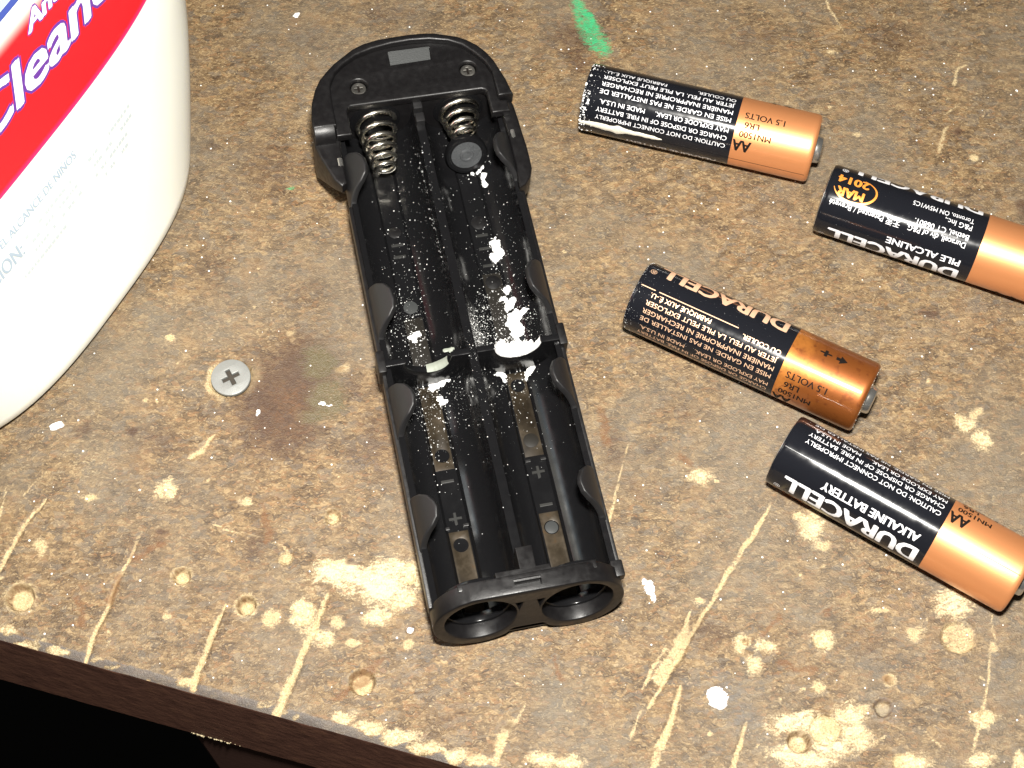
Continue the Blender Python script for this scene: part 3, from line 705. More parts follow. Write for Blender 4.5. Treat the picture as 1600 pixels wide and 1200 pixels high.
batt_crust(BATTERIES[2], -85, 60, 28, 330, 13, 0.03, 0.075, 32, 1.6); batt_crust(BATTERIES[2], -85, 85, 2.5, 60, 14, 0.04, 0.12, 32, 1.5)
batt_crust(BATTERIES[1], -60, 60, 26, 40, 17, 0.03, 0.07, -200, 1.0)
V = []; F = []; nx = 90; nt = 8
for i in range(nx + 1):
    t_ = i / nx; x = 0.5 + 17.6 * t_
    wd = (0.55 + 0.35 * math.sin(math.pi * min(1, t_ * 1.5)) + (0.42 * math.exp(-((t_ - 0.47) / 0.05) ** 2)) + 0.25 * (vnoise(np.array([x]), np.array([2.0]), 1.3, 3)[0] - .5)) * (1 if t_ < .9 else (1.0 - (t_ - .9) / .1 * .8)) * (0.6 + .4 * min(1, t_ * 5))
    cth = 50 + 14 - 2 * t_ + 3.0 * (vnoise(np.array([x]), np.array([7.0]), 0.6, 2)[0] - .5) - (8 if False else 0)
    for j in range(nt + 1):
        u = j / nt * 2 - 1; h = 0.10 * (1 - u * u) + 0.12 * (vnoise(np.array([x * 2]), np.array([u * 2 + 4]), 1.2, 3)[0] - .5) * (1 - u * u) + 0.02
        th = cth + math.degrees(u * wd / RB); V.append(on_battery(th - 1, x, RB + h))
for i in range(nx):
    for j in range(nt):
        a = i * (nt + 1) + j; F.append((a, a + 1, a + nt + 2, a + nt + 1))
WORN = simple('scraped_white', (0.62, 0.59, 0.50), 0.7, nz=0.6, nscale=500)
obj('scraped_streak', mesh_from(V, F), WORN, BATTERIES[0], 60)
# pale corrosion round the third battery's positive end
rg = np.random.default_rng(5); pts = []
for i in range(260):
    a = rg.uniform(0, 2 * math.pi); r = 3.2 + 3.2 * rg.random() ** 0.6
    pts.append(((LB - 0.45 + (0.5 if r > 6 else 0.35 * (6 - r) / 3), r * math.cos(a), r * math.sin(a)), (1, 0.05, 0)))
o = obj('corrosion_crust', crumbs(pts, 0.08, 0.35, 8, 0.4), simple('grey_corrosion', (0.55, 0.54, 0.48), 0.7), BATTERIES[2]); o['kind'] = 'stuff'

# ------------------------------------------------------------------ battery holder
HX, HY, HYAW, HROLL = 2.31374442, -51.55813187, 0.19900359, R(4)
holder = empty('battery_holder', (HX, HY, 1.25), (0, HROLL, HYAW))
holder.rotation_euler = (Matrix.Rotation(HYAW, 3, 'Z') @ Matrix.Rotation(HROLL, 3, 'Y')).to_euler()
tag(holder, 'open black plastic battery holder, empty and dusted with white corrosion', 'battery holder')
CX = 8.75; CZ = 8.75; RI = 7.5; RO = 8.6
def chan_half():
    pts = []                                                    # inner surface from the rail to the ridge
    for a in np.linspace(R(16), R(-180), 46):
        x = CX + RI * math.cos(a); z = CZ + RI * math.sin(a)
        if abs(x - CX) < 2.25 and z < CZ: z = 0.85
        pts.append((x, z))
    pts += [(0.95, 9.6), (0.85, 10.9)]
    return pts
inner_r = chan_half()
outer_r = [(CX + RO * math.cos(a), CZ + RO * math.sin(a)) for a in np.linspace(R(-160), R(16), 34)]
outer_r = [(x, max(z, 0.06)) for x, z in outer_r]
def mirror(p): return [(-x, z) for x, z in p]
prof = outer_r + inner_r + mirror(inner_r)[::-1] + mirror(outer_r)[::-1]
Y0, Y1 = 3.5, 112.6
V = [(x, y, z) for y in (Y0, Y1) for x, z in prof]; n = len(prof)
F = [(i, (i + 1) % n, n + (i + 1) % n, n + i) for i in range(n)]
me = mesh_from(V, F); bm = bmesh.new(); bm.from_mesh(me)
bmesh.ops.recalc_face_normals(bm, faces=bm.faces)
for y in (30, 60, 90): bmesh.ops.bisect_plane(bm, geom=bm.verts[:] + bm.edges[:] + bm.faces[:], plane_co=(0, y * MM, 0), plane_no=(0, 1, 0))
bm.to_mesh(me); bm.free()
obj('tray', me, GLOSS, holder, 25)
def floor_z(x, y):
    """height of the tray's inner surface, for what lies on it"""
    xa = abs(x); dx = xa - CX
    if xa < 0.9: return 10.9
    if abs(dx) < 2.25: return 1.15
    return CZ - math.sqrt(max(0.2, RI * RI - dx * dx))
# side rails: a thin lighter lip outside the wall
for s_ in (-1, 1):
    obj('side_rail', box(s_ * 17.35 - .45, s_ * 17.35 + .45, 4.5, 90, 7.2, 10.6, 0.2), BLACK, holder, 30)
# retaining clips curling in over the cells
def clip(side, yc, ln):
    h = ln / 2
    base = [(0, h + 0.2), (3.4, h + 0.2), (5.8, h - 0.3), (7.6, h - 1.3), (8.8, h - 3.0), (9.1, -h + 5.0), (8.7, -h + 3.2), (7.4, -h + 1.9), (5.4, -h + 0.9), (3.2, -h - 0.4), (1.5, -h - 2.0), (0, -h - 4.0)]
    xf = None
    def bendc(x, y, z):
        a = R(-4) + x / 8.3; r = 7.55 + z
        return (side * (CX + r * math.cos(a)), yc + y, CZ + r * math.sin(a))
    # dense outline so that the sheet can curl
    P = []
    for i in range(len(base)):
        p0 = base[i]; p1 = base[(i + 1) % len(base)]; m = max(1, int(math.hypot(p1[0] - p0[0], p1[1] - p0[1]) / 0.6))
        for k in range(m): P.append((p0[0] + (p1[0] - p0[0]) * k / m, p0[1] + (p1[1] - p0[1]) * k / m))
    me = plate([P], 0, 1.25, 0.3, 2)
    bm = bmesh.new(); bm.from_mesh(me); x = 0.4
    while x < 9.1:
        bmesh.ops.bisect_plane(bm, geom=bm.verts[:] + bm.edges[:] + bm.faces[:], plane_co=(x * MM, 0, 0), plane_no=(1, 0, 0)); x += 0.4
    for v in bm.verts: v.co = Vector(bendc(v.co.x / MM, v.co.y / MM, v.co.z / MM)) * MM
    bmesh.ops.recalc_face_normals(bm, faces=bm.faces); bm.to_mesh(me); bm.free()
    return obj('retaining_clip', me, CLIPM, holder, 30)
for side in (-1, 1):
    for yc, ln in ((96.0, 10), (65.0, 10.5), (43.6, 9.4), (20.8, 9.2)): clip(side, yc, ln)
# partition between the two cells of each channel
def xz(y0): return lambda x, y, z: (x, z + y0, y)
for s_ in (-1, 1):
    lp = [(0.8, 0.9), (0.8, 12.0), (CX - 4.5, 12.0)] + [(CX + 4.5 * math.cos(a), 12.0 + 4.6 * math.sin(a)) for a in np.linspace(math.pi, 2 * math.pi, 25)] + [(16.9, 12.0), (16.9, 9.5), (15.5, 5), (13, 2.2), (10.5, 0.9)]
    lp = [(s_ * x, z) for x, z in lp]
    obj('partition', plate([lp], -0.65, 0.65, 0.18, 1, xz(53.3)), GLOSS, holder, 30)
    obj('stop_lug', box(s_ * 17.6 - .8, s_ * 17.6 + .8, 51.5, 56.2, 7.0, 12.2, 0.35), BLACK, holder, 30)
# near collar with its two round openings
def ring_outline():
    pts = [(-10.6, 16.4), (10.6, 16.4)]
    pts += [(9.1 + 8.5 * math.cos(a) * 1.0, 8.1 + 8.25 * math.sin(a)) for a in np.linspace(R(76), R(-128), 38)]
    pts += [(3.4, 2.6), (2.6, 3.2), (-2.6, 3.2), (-3.4, 2.6)]
    pts += [(-9.1 - 8.5 * math.cos(a), 8.1 + 8.25 * math.sin(a)) for a in np.linspace(R(-128), R(76), 38)]
    return pts
def collar_xf(x, y, z): return (x, z + y * 0.14, y)
obj('collar', plate([ring_outline(), circ(8.9, 8.6, 6.6, 48), circ(-8.9, 8.6, 6.6, 48),
                     [(-1.9, 9.8), (-1.2, 12.6), (-2.7, 12.6)], [(1.9, 9.8), (2.7, 12.6), (1.2, 12.6)]], 0.0, 3.6, 0.3, 2, collar_xf), BLACK, holder, 30)
def cut(o, me2):
    c_ = bpy.data.objects.new('cut', me2); C.objects.link(c_); c_.parent = o.parent
    md = o.modifiers.new('b', 'BOOLEAN'); md.object = c_; md.operation = 'DIFFERENCE'; md.solver = 'EXACT'
    bpy.context.view_layer.update(); nm = eval_mesh(o); o.modifiers.clear(); old = o.data; o.data = nm; drop(c_); bpy.data.meshes.remove(old)
    shade(nm, 30)
cut(bpy.data.objects['collar'], box(-2.7, 2.2, 3.3, 5.0, 14.4, 17.5))
for s_ in (-1, 1):                                               # the stepped inner rim of each opening
    obj('inner_rim', plate([circ(s_ * 8.9, 8.6, 6.9, 48), circ(s_ * 8.9, 8.3, 5.7, 48)], 2.6, 4.6, 0.25, 2, collar_xf), GLOSS, holder, 30)
obj('collar_floor', box(-4.6, 4.6, 0.9, 4.5, 0.25, 0.9, 0.15), BLACK, holder)
# bridge over the collar with its slot, and the tee that joins the ridge
obj('bridge', plate([[(-12.6, 4.6), (12.6, 4.6), (12.6, 6.2), (4.5, 6.2), (4.5, 7.0), (1.9, 7.0), (1.9, 11.0), (-1.1, 11.0), (-1.1, 7.0), (-5.6, 7.0), (-5.6, 6.0), (-12.6, 6.0)]], 13.9, 15.9, 0.2, 1), BLACK, holder, 30)
obj('bridge_post', box(-1.0, 1.8, 7.0, 10.8, 9.0, 14.0, 0.15), BLACK, holder)
obj('corner_lug', box(15.6, 17.9, 3.4, 6.6, 10.0, 12.6, 0.4), BLACK, holder, 30)
for s_ in (-1, 1): obj('foot', box(s_ * 10.8 - 1.6, s_ * 10.8 + 1.6, 0.3, 3.2, -0.35, 0.6, 0.15), BLACK, holder)

# contact strips on the channel floors, with their punched holes
CONTACT_D = simple('grimy_contact', (0.012, 0.0105, 0.0085), 0.5, spec=0.2, nscale=300)
def contact(xc, y0, y1, holes, wd=3.7, z=1.08, mat=CONTACT):
    lp = [[(xc - wd / 2, y0), (xc + wd / 2, y0), (xc + wd / 2, y1), (xc - wd / 2, y1)]] + [circ(xc, hy, 1.42, 28) for hy in holes]
    return obj('contact_strip', plate(lp, z - .2, z, 0.05), mat, holder, 30)
contact(-CX, 34.4, 52.4, [37.4]); contact(-CX, 4.2, 21.6, [18.8]); contact(CX, 34.2, 52.4, [49.6]); contact(CX, 4.2, 22.3, [19.2])
contact(-CX, 54.2, 68.0, [], mat=CONTACT_D); contact(CX, 54.2, 75.5, [], mat=CONTACT_D)
def disc(x, y, r, mat, z=1.12, h=0.08): return obj('moulding_mark', plate([circ(x, y, r, 28)], z - .1, z + h, 0.04), mat, holder, 30)
WORNB = simple('worn_grey_plastic', (0.034, 0.036, 0.036), 0.45, spec=0.15, nz=0.4, nscale=800)
disc(-CX, 70.5, 1.45, WORNB); disc(CX, 73.4, 1.6, BLACK); disc(CX, 88.0, 1.6, BLACK, 0.9); disc(CX, 37.5, 1.5, CONTACT_D); disc(CX, 19.2, 1.25, WORNB, 0.95); disc(-CX, 88.5, 1.3, BLACK, 0.9)
MARK = simple('raised_mark', (0.022, 0.022, 0.021), 0.4, spec=0.2)
def minus(x, y): return obj('polarity_mark', box(x - 1.25, x + 1.25, y - .3, y + .3, 0.8, 1.12, 0.08), MARK, holder)
def plus(x, y):
    p = [(a * 1.25, b_ * 1.25) for a, b_ in cross(1.0, 0.22)]
    return obj('polarity_mark', plate([[(x + a, y + b_) for a, b_ in p]], 0.8, 1.12, 0.06), MARK, holder)
minus(-CX, 32.0); plus(-CX, 24.2); plus(CX, 30.8); minus(CX, 23.9); minus(-CX, 85.4); minus(-CX, 82.6); minus(CX, 84.8); minus(CX, 81.6); minus(CX, 77.5)
for x, y in ((CX - 1.5, 33.3), (CX + 1.5, 33.3), (-CX + 1.7, 22.6), (-CX - 2.0, 22.4)): obj('strip_catch', box(x - .55, x + .55, y - .3, y + .3, 0.8, 1.35, 0.1), BLACK, holder)

# the D-shaped cap at the far end
outline = [(-22.2, 107.1), (-22.0, 109.4), (-21.4, 112.6), (-20.3, 115.6), (-19.0, 117.9), (-17.2, 119.9), (-15.4, 121.6), (-13.4, 123.0), (-11.1, 124.6), (-8.7, 125.6), (-5.8, 126.2), (-2.8, 126.4), (0.6, 126.5), (3.9, 126.4), (6.4, 126.0), (8.7, 125.2), (10.9, 124.4), (12.8, 123.2), (14.6, 121.6), (16.1, 119.5), (17.2, 117.2), (18.0, 114.5), (18.7, 112), (19.2, 109.5), (19.6, 107.4)]
wall = outline + [(19.8, 104), (19.9, 101), (20.1, 97.5), (20.1, 94.5), (20.0, 91.8), (19.2, 89.6), (17.9, 88.0), (16.6, 87.4), (16.6, 89.5), (16.9, 93), (16.9, 103.5), (16.4, 111.6), (-16.4, 111.6), (-17.0, 103.5), (-17.3, 100), (-17.3, 97), (-17.3, 94.5), (-18.4, 93.6), (-19.6, 95.4), (-20.5, 98), (-21.6, 101.4), (-22.2, 103.9)]
def wing(x, y, z):
    k = min(1.0, max(0.0, 105.5 - y) / (12.0 if x < 0 else 17.0))
    return (x, y, z + (11.0 if x < 0 else 8.5) * k ** 0.8 * min(1, max(0, (12.3 - z) / 12.0)))
obj('cap_wall', plate([wall], -0.6, 12.8, 0.5, 2, wing), BLACK, holder, 30)
crest = [(-17.3, 108.0), (-17.3, 112.5), (-17.0, 116.4), (-15.6, 119.2), (-13.7, 121.0), (-10.7, 122.9), (-7.2, 124.0), (-3, 124.7), (1.0, 124.9), (5, 124.6), (8.8, 123.6), (11.4, 122.1), (13.5, 119.8), (15.3, 117.2), (16.2, 114.5), (16.2, 108.1)]
obj('cap_rim', plate([outline[:-2] + [(19.1, 109.6), (19.4, 108.2)] + crest[::-1] + [(-17.3, 106.2), (-22.1, 106.2)]], 12.6, 16.0, 0.5, 3), BLACK, holder, 30)
inner = [(-17.7, 104.4), (-17.7, 112.6)] + [(x * 1.02, y + .25) for x, y in crest[2:-2]] + [(16.7, 114.5), (16.7, 108.0), (18.2, 107.8), (18.2, 105.0), (14.4, 105.0), (14.4, 110.4), (14.1, 111.0), (13.4, 111.3), (-13.6, 111.3), (-14.3, 111.0), (-14.6, 110.4), (-14.6, 104.4)]
obj('cap_plate', plate([inner, circ(-11.3, 115.9, 1.75, 28), circ(11.7, 116.8, 1.75, 28), [(-3.9, 120.3), (4.6, 120.5), (4.7, 123.2), (-3.8, 123.0)]], 12.65, 14.7, 0.45, 3), BLACK, holder, 30)
def slope(x, y, z): return (x, y, z - 1.5 * (121.1 - y) / 1.6 * 0.45)
obj('latch_slot', box(-3.9, 4.7, 120.0, 123.4, 12.4, 14.0, 0.0, slope), simple('slot_plastic', (0.016, 0.018, 0.018), 0.45, spec=0.28, nz=0.5, nscale=900), holder)
obj('arm_ramp', plate([[(0, 0), (4.4, 0), (4.4, 0.6), (3.6, 1.9), (1.8, 2.9), (0, 3.1)]], -22.0, -17.8, 0.15, 2, lambda x, y, z: (z, 107.4 - x * 0.75, 12.9 + y * 1.0)), BLACK, holder, 50)
for x, y in ((-11.3, 115.9), (11.7, 116.8)):
    sc_ = obj('cap_screw', plate([circ(x, y, 1.55, 28), [(x + a, y + b_) for a, b_ in cross(0.85, 0.2)]], 12.9, 13.9, 0.2, 2), DSTEEL, holder, 30)
    obj('screw_recess', plate([circ(x, y, 1.3, 20)], 12.5, 13.3, 0.05), INK_K, sc_)
# end wall, ridge post, pins
obj('end_wall', box(-16.5, 16.5, 111.9, 113.2, 0.6, 12.6, 0.1), GLOSS, holder)
obj('ridge_post', box(-0.9, 0.9, 106.8, 109.0, 9.5, 12.6, 0.2), CLIPM, holder, 30); obj('ridge_post', box(-0.9, 0.9, 109.8, 111.9, 9.5, 13.0, 0.2), CLIPM, holder, 30)
for s_, yy in ((-1, 99.5), (1, 100.6)):
    obj('hinge_pin', lathe([(-1.0, 0.2), (-0.9, 0.65), (0.9, 0.65), (1.0, 0.2)], 16, lambda x, y, z: (s_ * 17.9 + y, yy + x, 12.3 + z)), STEEL, holder, 40)
# springs
def spring(xc, y0, y1, r0, r1, turns, wire, zc=8.3, sag=0.0):
    path = []
    for i in range(int(turns * 36) + 1):
        t_ = i / (turns * 36); a = 2 * math.pi * turns * t_
        r = r0 + (r1 - r0) * t_; y = y0 + (y1 - y0) * (t_ ** 0.9)
        path.append((xc + r * math.cos(a), y, zc - sag * t_ + r * math.sin(a)))
    return obj('spring', tube(path, wire, 9), CHROME, holder, 60)
spring(-CX, 111.4, 98.6, 4.1, 2.0, 5.6, 0.50); spring(CX, 111.4, 104.4, 4.1, 2.3, 3.6, 0.50)
for s_ in (-1, 1):
    obj('spring_plate', plate([circ(s_ * CX, 8.3, 5.3, 32)], -0.2, 0.2, 0.08, 1, lambda x, y, z: (x, 111.6 + z, y)), GLOSS, holder, 30)
# loose black contact cup under the right spring: a dished disc with a metal face
tilt = R(20)
def cup(x, y, z):
    yy = -x * math.cos(tilt); zz = x * math.sin(tilt)
    return (CX + y, 101.9 + yy + z * math.sin(tilt), 5.6 + zz + z * math.cos(tilt))
cupo = obj('contact_cup', lathe([(-1.6, 3.6), (-1.2, 4.3), (0.2, 4.45), (0.7, 4.2), (0.75, 3.7), (0.25, 3.35), (0.2, 0.2)], 48, cup), GLOSS, holder, 40)
obj('cup_face', lathe([(0.1, 3.3), (0.3, 3.2), (0.32, 1.5), (0.6, 1.35), (0.62, 1.0), (0.34, 0.85), (0.36, 0.1)], 40, cup), simple('cup_metal', (0.10, 0.105, 0.11), 0.3, metal=0.5, nz=0.5, nscale=700, rvar=0.15), cupo, 40)

# ------------------------------------------------------------------ white corrosion in the holder
HMAT = Matrix.Translation(Vector((HX, HY, 1.25)) * MM) @ holder.rotation_euler.to_matrix().to_4x4()
HI = HMAT.inverted()
def local_point(u, v, z):
    """bench millimetres measured from the photograph -> holder millimetres on the plane z"""
    d = c_fw + c_rt * ((u - 800) / 2610.012) - c_up * ((v - 600) / 2610.012)
    o_ = HI @ (CAM * MM); dl = HI.to_3x3() @ d
    k = (z * MM - o_.z) / dl.z; p = o_ + dl * k; return p.x / MM, p.y / MM
def surf_point(u, v):
    z = 1.2
    for _ in range(12):
        x, y = local_point(u, v, z); z = 0.6 * z + 0.4 * min(10.9, floor_z(x, y))
    surf_point.err = abs(z - min(10.9, floor_z(x, y)))
    return x, y
def clump(name, blobs, label, mat=POWDER, hmax=0.6, zfun=None, seed=1, cell=0.16, thr=0.5):
    """one lump of powder: a bumpy cap over the surface it lies on; blobs are (u, v, ru, rv) as measured"""
    L_ = []
    for u, v, ru, rv in blobs:
        x, y = surf_point(u, v) if zfun is None else local_point(u, v, zfun(u, v))
        L_.append((x, y, ru / 8.2, rv / 7.6))
    x0 = min(a[0] - a[2] * 1.6 for a in L_); x1 = max(a[0] + a[2] * 1.6 for a in L_); y0 = min(a[1] - a[3] * 1.6 for a in L_); y1 = max(a[1] + a[3] * 1.6 for a in L_)
    gx = np.arange(x0, x1, cell); gy = np.arange(y0, y1, cell); XX, YY = np.meshgrid(gx, gy); Fd = np.zeros_like(XX)
    for x, y, a, b_ in L_: Fd = np.maximum(Fd, 1.25 - 0.75 * np.hypot((XX - x) / a, (YY - y) / b_))
    Fd = Fd + (vnoise(XX, YY, 1.1, 4, seed) - 0.5) * 0.9 * (Fd > 0.05)
    keep = Fd > thr
    Hh = np.clip((Fd - thr) * 1.6, 0, 1) ** 0.6 * hmax * (0.6 + 0.8 * vnoise(XX, YY, 2.0, 2, seed + 4))
    ids = -np.ones(XX.shape, int); V = []
    for j in range(XX.shape[0]):
        for i in range(XX.shape[1]):
            if keep[j, i]:
                ids[j, i] = len(V); zb = min(10.9, floor_z(XX[j, i], YY[j, i])) if zfun is None else zfun.plane
                V.append((XX[j, i], YY[j, i], zb - 0.03 + Hh[j, i]))
    F = []
    for j in range(XX.shape[0] - 1):
        for i in range(XX.shape[1] - 1):
            qd = [ids[j, i], ids[j, i + 1], ids[j + 1, i + 1], ids[j + 1, i]]
            if min(qd) >= 0: F.append(tuple(qd))
    me = mesh_from(V, F)
    bm = bmesh.new(); bm.from_mesh(me); bmesh.ops.delete(bm, geom=[v for v in bm.verts if not v.link_faces], context='VERTS'); bm.to_mesh(me); bm.free()
    o = obj(name, me, mat, None, 80)
    o.matrix_world = HMAT
    return tag(o, label, 'corrosion', 'lumps of white corrosion in the battery holder')
clump('corrosion_lump', [(775, 385, 9, 13), (771, 404, 8, 10), (779, 395, 8, 12), (768, 380, 6, 5)], 'white corrosion flake high in the right channel, above the long crumbly trail', seed=2)
clump('corrosion_lump', [(792, 452, 5, 8), (797, 474, 9, 10), (786, 468, 6, 4), (803, 494, 11, 10), (820, 486, 6, 5), (800, 508, 10, 10), (808, 522, 11, 11), (806, 540, 10, 8), (792, 484, 4, 6)], 'long crumbly trail of white corrosion running down the right channel', seed=3, thr=0.40)
clump('corrosion_lump', [(748, 268, 6, 5), (755, 276, 6, 8), (757, 288, 5, 8), (738, 272, 5, 4), (754, 262, 4, 5)], 'small white corrosion smear just below the loose black cup', seed=4, hmax=0.4)
clump('corrosion_lump', [(652, 522, 7, 6), (644, 528, 9, 5), (648, 534, 6, 4)], 'white corrosion flake in the left channel above the partition', seed=5, hmax=0.4)
clump('corrosion_lump', [(672, 598, 14, 6), (688, 600, 12, 6), (680, 606, 12, 5), (662, 596, 6, 4)], 'white corrosion lump in the left channel right below the partition', seed=6, hmax=0.6, thr=0.36)
clump('corrosion_lump', [(686, 624, 6, 5), (692, 630, 7, 4)], 'smallest white corrosion flake, below the lump in the left channel', seed=7, hmax=0.35)
clump('corrosion_lump', [(784, 586, 11, 6), (788, 594, 5, 6)], 'white corrosion crumbs under the partition in the right channel, left of the other crumb', seed=8, hmax=0.35)
clump('corrosion_lump', [(828, 578, 8, 7), (824, 584, 6, 5), (822, 592, 4, 4)], 'white corrosion crumb under the partition beside the right retaining clip', seed=9, hmax=0.35)
# the heap banked up in the notch of the right partition: a mound behind it, level with the notch
def heap():
    gx = np.arange(CX - 5.2, CX + 4.9, 0.16); gy = np.arange(52.75, 60.5, 0.16); XX, YY = np.meshgrid(gx, gy)
    rad = (XX - CX) / 4.55
    lip = 12.0 - 4.6 * np.sqrt(np.clip(1 - rad ** 2, 0, 1)) + 0.55
    fade = np.clip((58.6 - 1.5 * rad ** 2 - YY + (vnoise(XX, YY, 0.9, 3, 41) - .5) * 4.2) / 3.4, -1, 1)
    fl = np.array([[floor_z(x, y) for x in gx] for y in gy])
    Zh = fl + np.clip(lip - fl, 0.2, 9) * np.clip(fade, 0, 1) ** 0.8 + (vnoise(XX, YY, 1.6, 3, 44) - .5) * 0.7
    keep = (fade > 0.03) & (np.abs(rad) < 1.08 + (vnoise(XX, YY, 1.2, 2, 46) - .5) * 0.2)
    ids = -np.ones(XX.shape, int); V = []; F = []
    for j in range(XX.shape[0]):
        for i in range(XX.shape[1]):
            if keep[j, i]: ids[j, i] = len(V); V.append((XX[j, i], YY[j, i], Zh[j, i]))
    for j in range(XX.shape[0] - 1):
        for i in range(XX.shape[1] - 1):
            qd = [ids[j, i], ids[j, i + 1], ids[j + 1, i + 1], ids[j + 1, i]]
            if min(qd) >= 0: F.append(tuple(qd))
    # front face of the heap down to the floor
    row = [k for k in ids[0] if k >= 0]; base = len(V)
    for k in row: V.append((V[k][0], 52.7, min(V[k][2] - 0.6, 7.9 + 0)))
    for a in range(len(row) - 1): F.append((row[a], base + a, base + a + 1, row[a + 1]))
    o = obj('corrosion_lump', mesh_from(V, F), POWDER, None, 80); o.matrix_world = HMAT
    tag(o, 'big heap of white corrosion banked in the notch of the right partition', 'corrosion', 'lumps of white corrosion in the battery holder')
heap()
GREYC = simple('grey_green_corrosion', (0.22, 0.24, 0.20), 0.6, nz=0.6, nscale=500)
class _P:
    plane = 12.05
    def __call__(s, u, v): return 12.05
clump('corrosion_lump', [(697, 548, 8, 4), (706, 545, 7, 4)], 'grey corrosion flake clinging to the left partition edge next to the middle ridge', GREYC, 0.35, _P(), 12)
V = []; F = []
for i in range(31):                                              # grey crust along the left notch
    a = R(268 + 62 * i / 30); wd = 0.25 + 0.5 * math.sin(math.pi * i / 30) + 0.2 * vnoise(np.array([i * .7]), np.array([3.]), 1, 2)[0]
    for j, (dr, dy) in enumerate(((0.0, 0.9), (-0.35, 0.3), (-0.35, -0.5), (0.05, -0.95))):
        r = 4.6 + dr * wd * 1.2; V.append((-CX + r * math.cos(a), 53.3 + dy * (0.8 + .3 * wd), 12.0 + r * math.sin(a)))
for i in range(30):
    for j in range(3): F.append((i * 4 + j, i * 4 + j + 1, i * 4 + 5 + j, i * 4 + 4 + j))
o = obj('corrosion_lump', mesh_from(V, F), GREYC, None, 60); o.matrix_world = HMAT
tag(o, 'curved grey crust lining the notch of the left partition', 'corrosion', 'lumps of white corrosion in the battery holder')
# fine specks
rg = np.random.default_rng(23); pts = []
def speck(u, v):
    x, y = surf_point(u, v)
    if abs(x) > 16 or y < 5 or y > 111 or surf_point.err > 0.25: return
    z = floor_z(x, y); dx = abs(x) - CX
    nn = np.array([-math.copysign(1, x) * dx / RI, 0, math.sqrt(max(0.05, 1 - (dx / RI) ** 2))]) if abs(dx) > 2.25 and abs(x) > .9 else np.array([0, 0, 1.])
    pts.append(((x, y, z), nn))
for cu_, cv_, su, sv, num in [(800, 480, 26, 60, 420), (820, 500, 18, 30, 260), (790, 540, 34, 18, 300), (640, 520, 26, 50, 340), (690, 600, 44, 34, 380), (700, 640, 34, 34, 180), (752, 515, 9, 24, 700), (770, 545, 16, 8, 200), (640, 430, 30, 80, 230), (660, 300, 24, 70, 130), (650, 230, 10, 40, 60),
                              (730, 250, 30, 40, 90), (700, 195, 8, 20, 60), (775, 400, 26, 60, 160), (790, 600, 40, 24, 200), (740, 660, 50, 40, 110), (680, 690, 26, 40, 100), (830, 640, 40, 40, 60), (760, 330, 40, 80, 60), (720, 800, 50, 60, 16), (620, 500, 14, 24, 120), (655, 640, 12, 30, 90)]:
    for _ in range(int(num * 1.25)):
        g = rg.normal(size=2); speck(cu_ + g[0] * su, cv_ + g[1] * sv)
for i in range(260):                                             # a line of grains along the ridge foot
    t_ = rg.random(); speck(653 + 38 * t_ + rg.normal() * 2.2, 225 + 175 * t_ + rg.normal() * 6)
for i in range(220): t_ = rg.random(); speck(734 + 16 * t_ + rg.normal() * 1.8, 480 + 70 * t_)
o = obj('corrosion_specks', crumbs(pts, 0.028, 0.17, 31, 0.7), POWDER); o.matrix_world = HMAT
tag(o, 'fine white corrosion grains scattered through the black battery holder', 'corrosion', kind='stuff')
# crumbs on the bench
def bench_chip(u, v, ru, rv, ang, label, mat=POWDER, h=0.7, seed=1):
    cx, cy = B(u, v); rg = np.random.default_rng(seed); m = 14; V = []; F = []
    for k, (sc2, z) in enumerate(((1.0, 0.02), (0.97, h * 0.6), (0.7, h))):
        for i in range(m):
            a = 2 * math.pi * i / m; rr = 0.85 + 0.3 * vnoise(np.array([i * 1.3]), np.array([seed * 3.]), 1, 2)[0]
            sq = 1 / max(abs(math.cos(a)), abs(math.sin(a))) ** 0.6
            x = ru / 8.6 * sc2 * rr * sq * math.cos(a); y = rv / 7.8 * sc2 * rr * sq * math.sin(a)
            V.append((cx + x * math.cos(ang) - y * math.sin(ang), cy + x * math.sin(ang) + y * math.cos(ang), z))
    for k in range(2):
        for i in range(m): F.append((k * m + i, k * m + (i + 1) % m, (k + 1) * m + (i + 1) % m, (k + 1) * m + i))
    F.append(tuple(range(2 * m, 3 * m)))
    o = obj('white_flake', mesh_from(V, F), mat, None, 40); tag(o, label, 'flake', 'white flakes fallen on the board'); return o
bench_chip(89, 666, 12, 5.5, R(22), 'oblong white flake lying on the board just right of the bottle', seed=2)
bench_chip(1015, 912, 5, 5, R(-40), 'white paint crumb on the board right of the open end of the holder', seed=5, h=0.5)
bench_chip(404, 644, 3.5, 3.5, 0, 'tiny round white flake on the dark stain below the screw', seed=8, h=0.5)

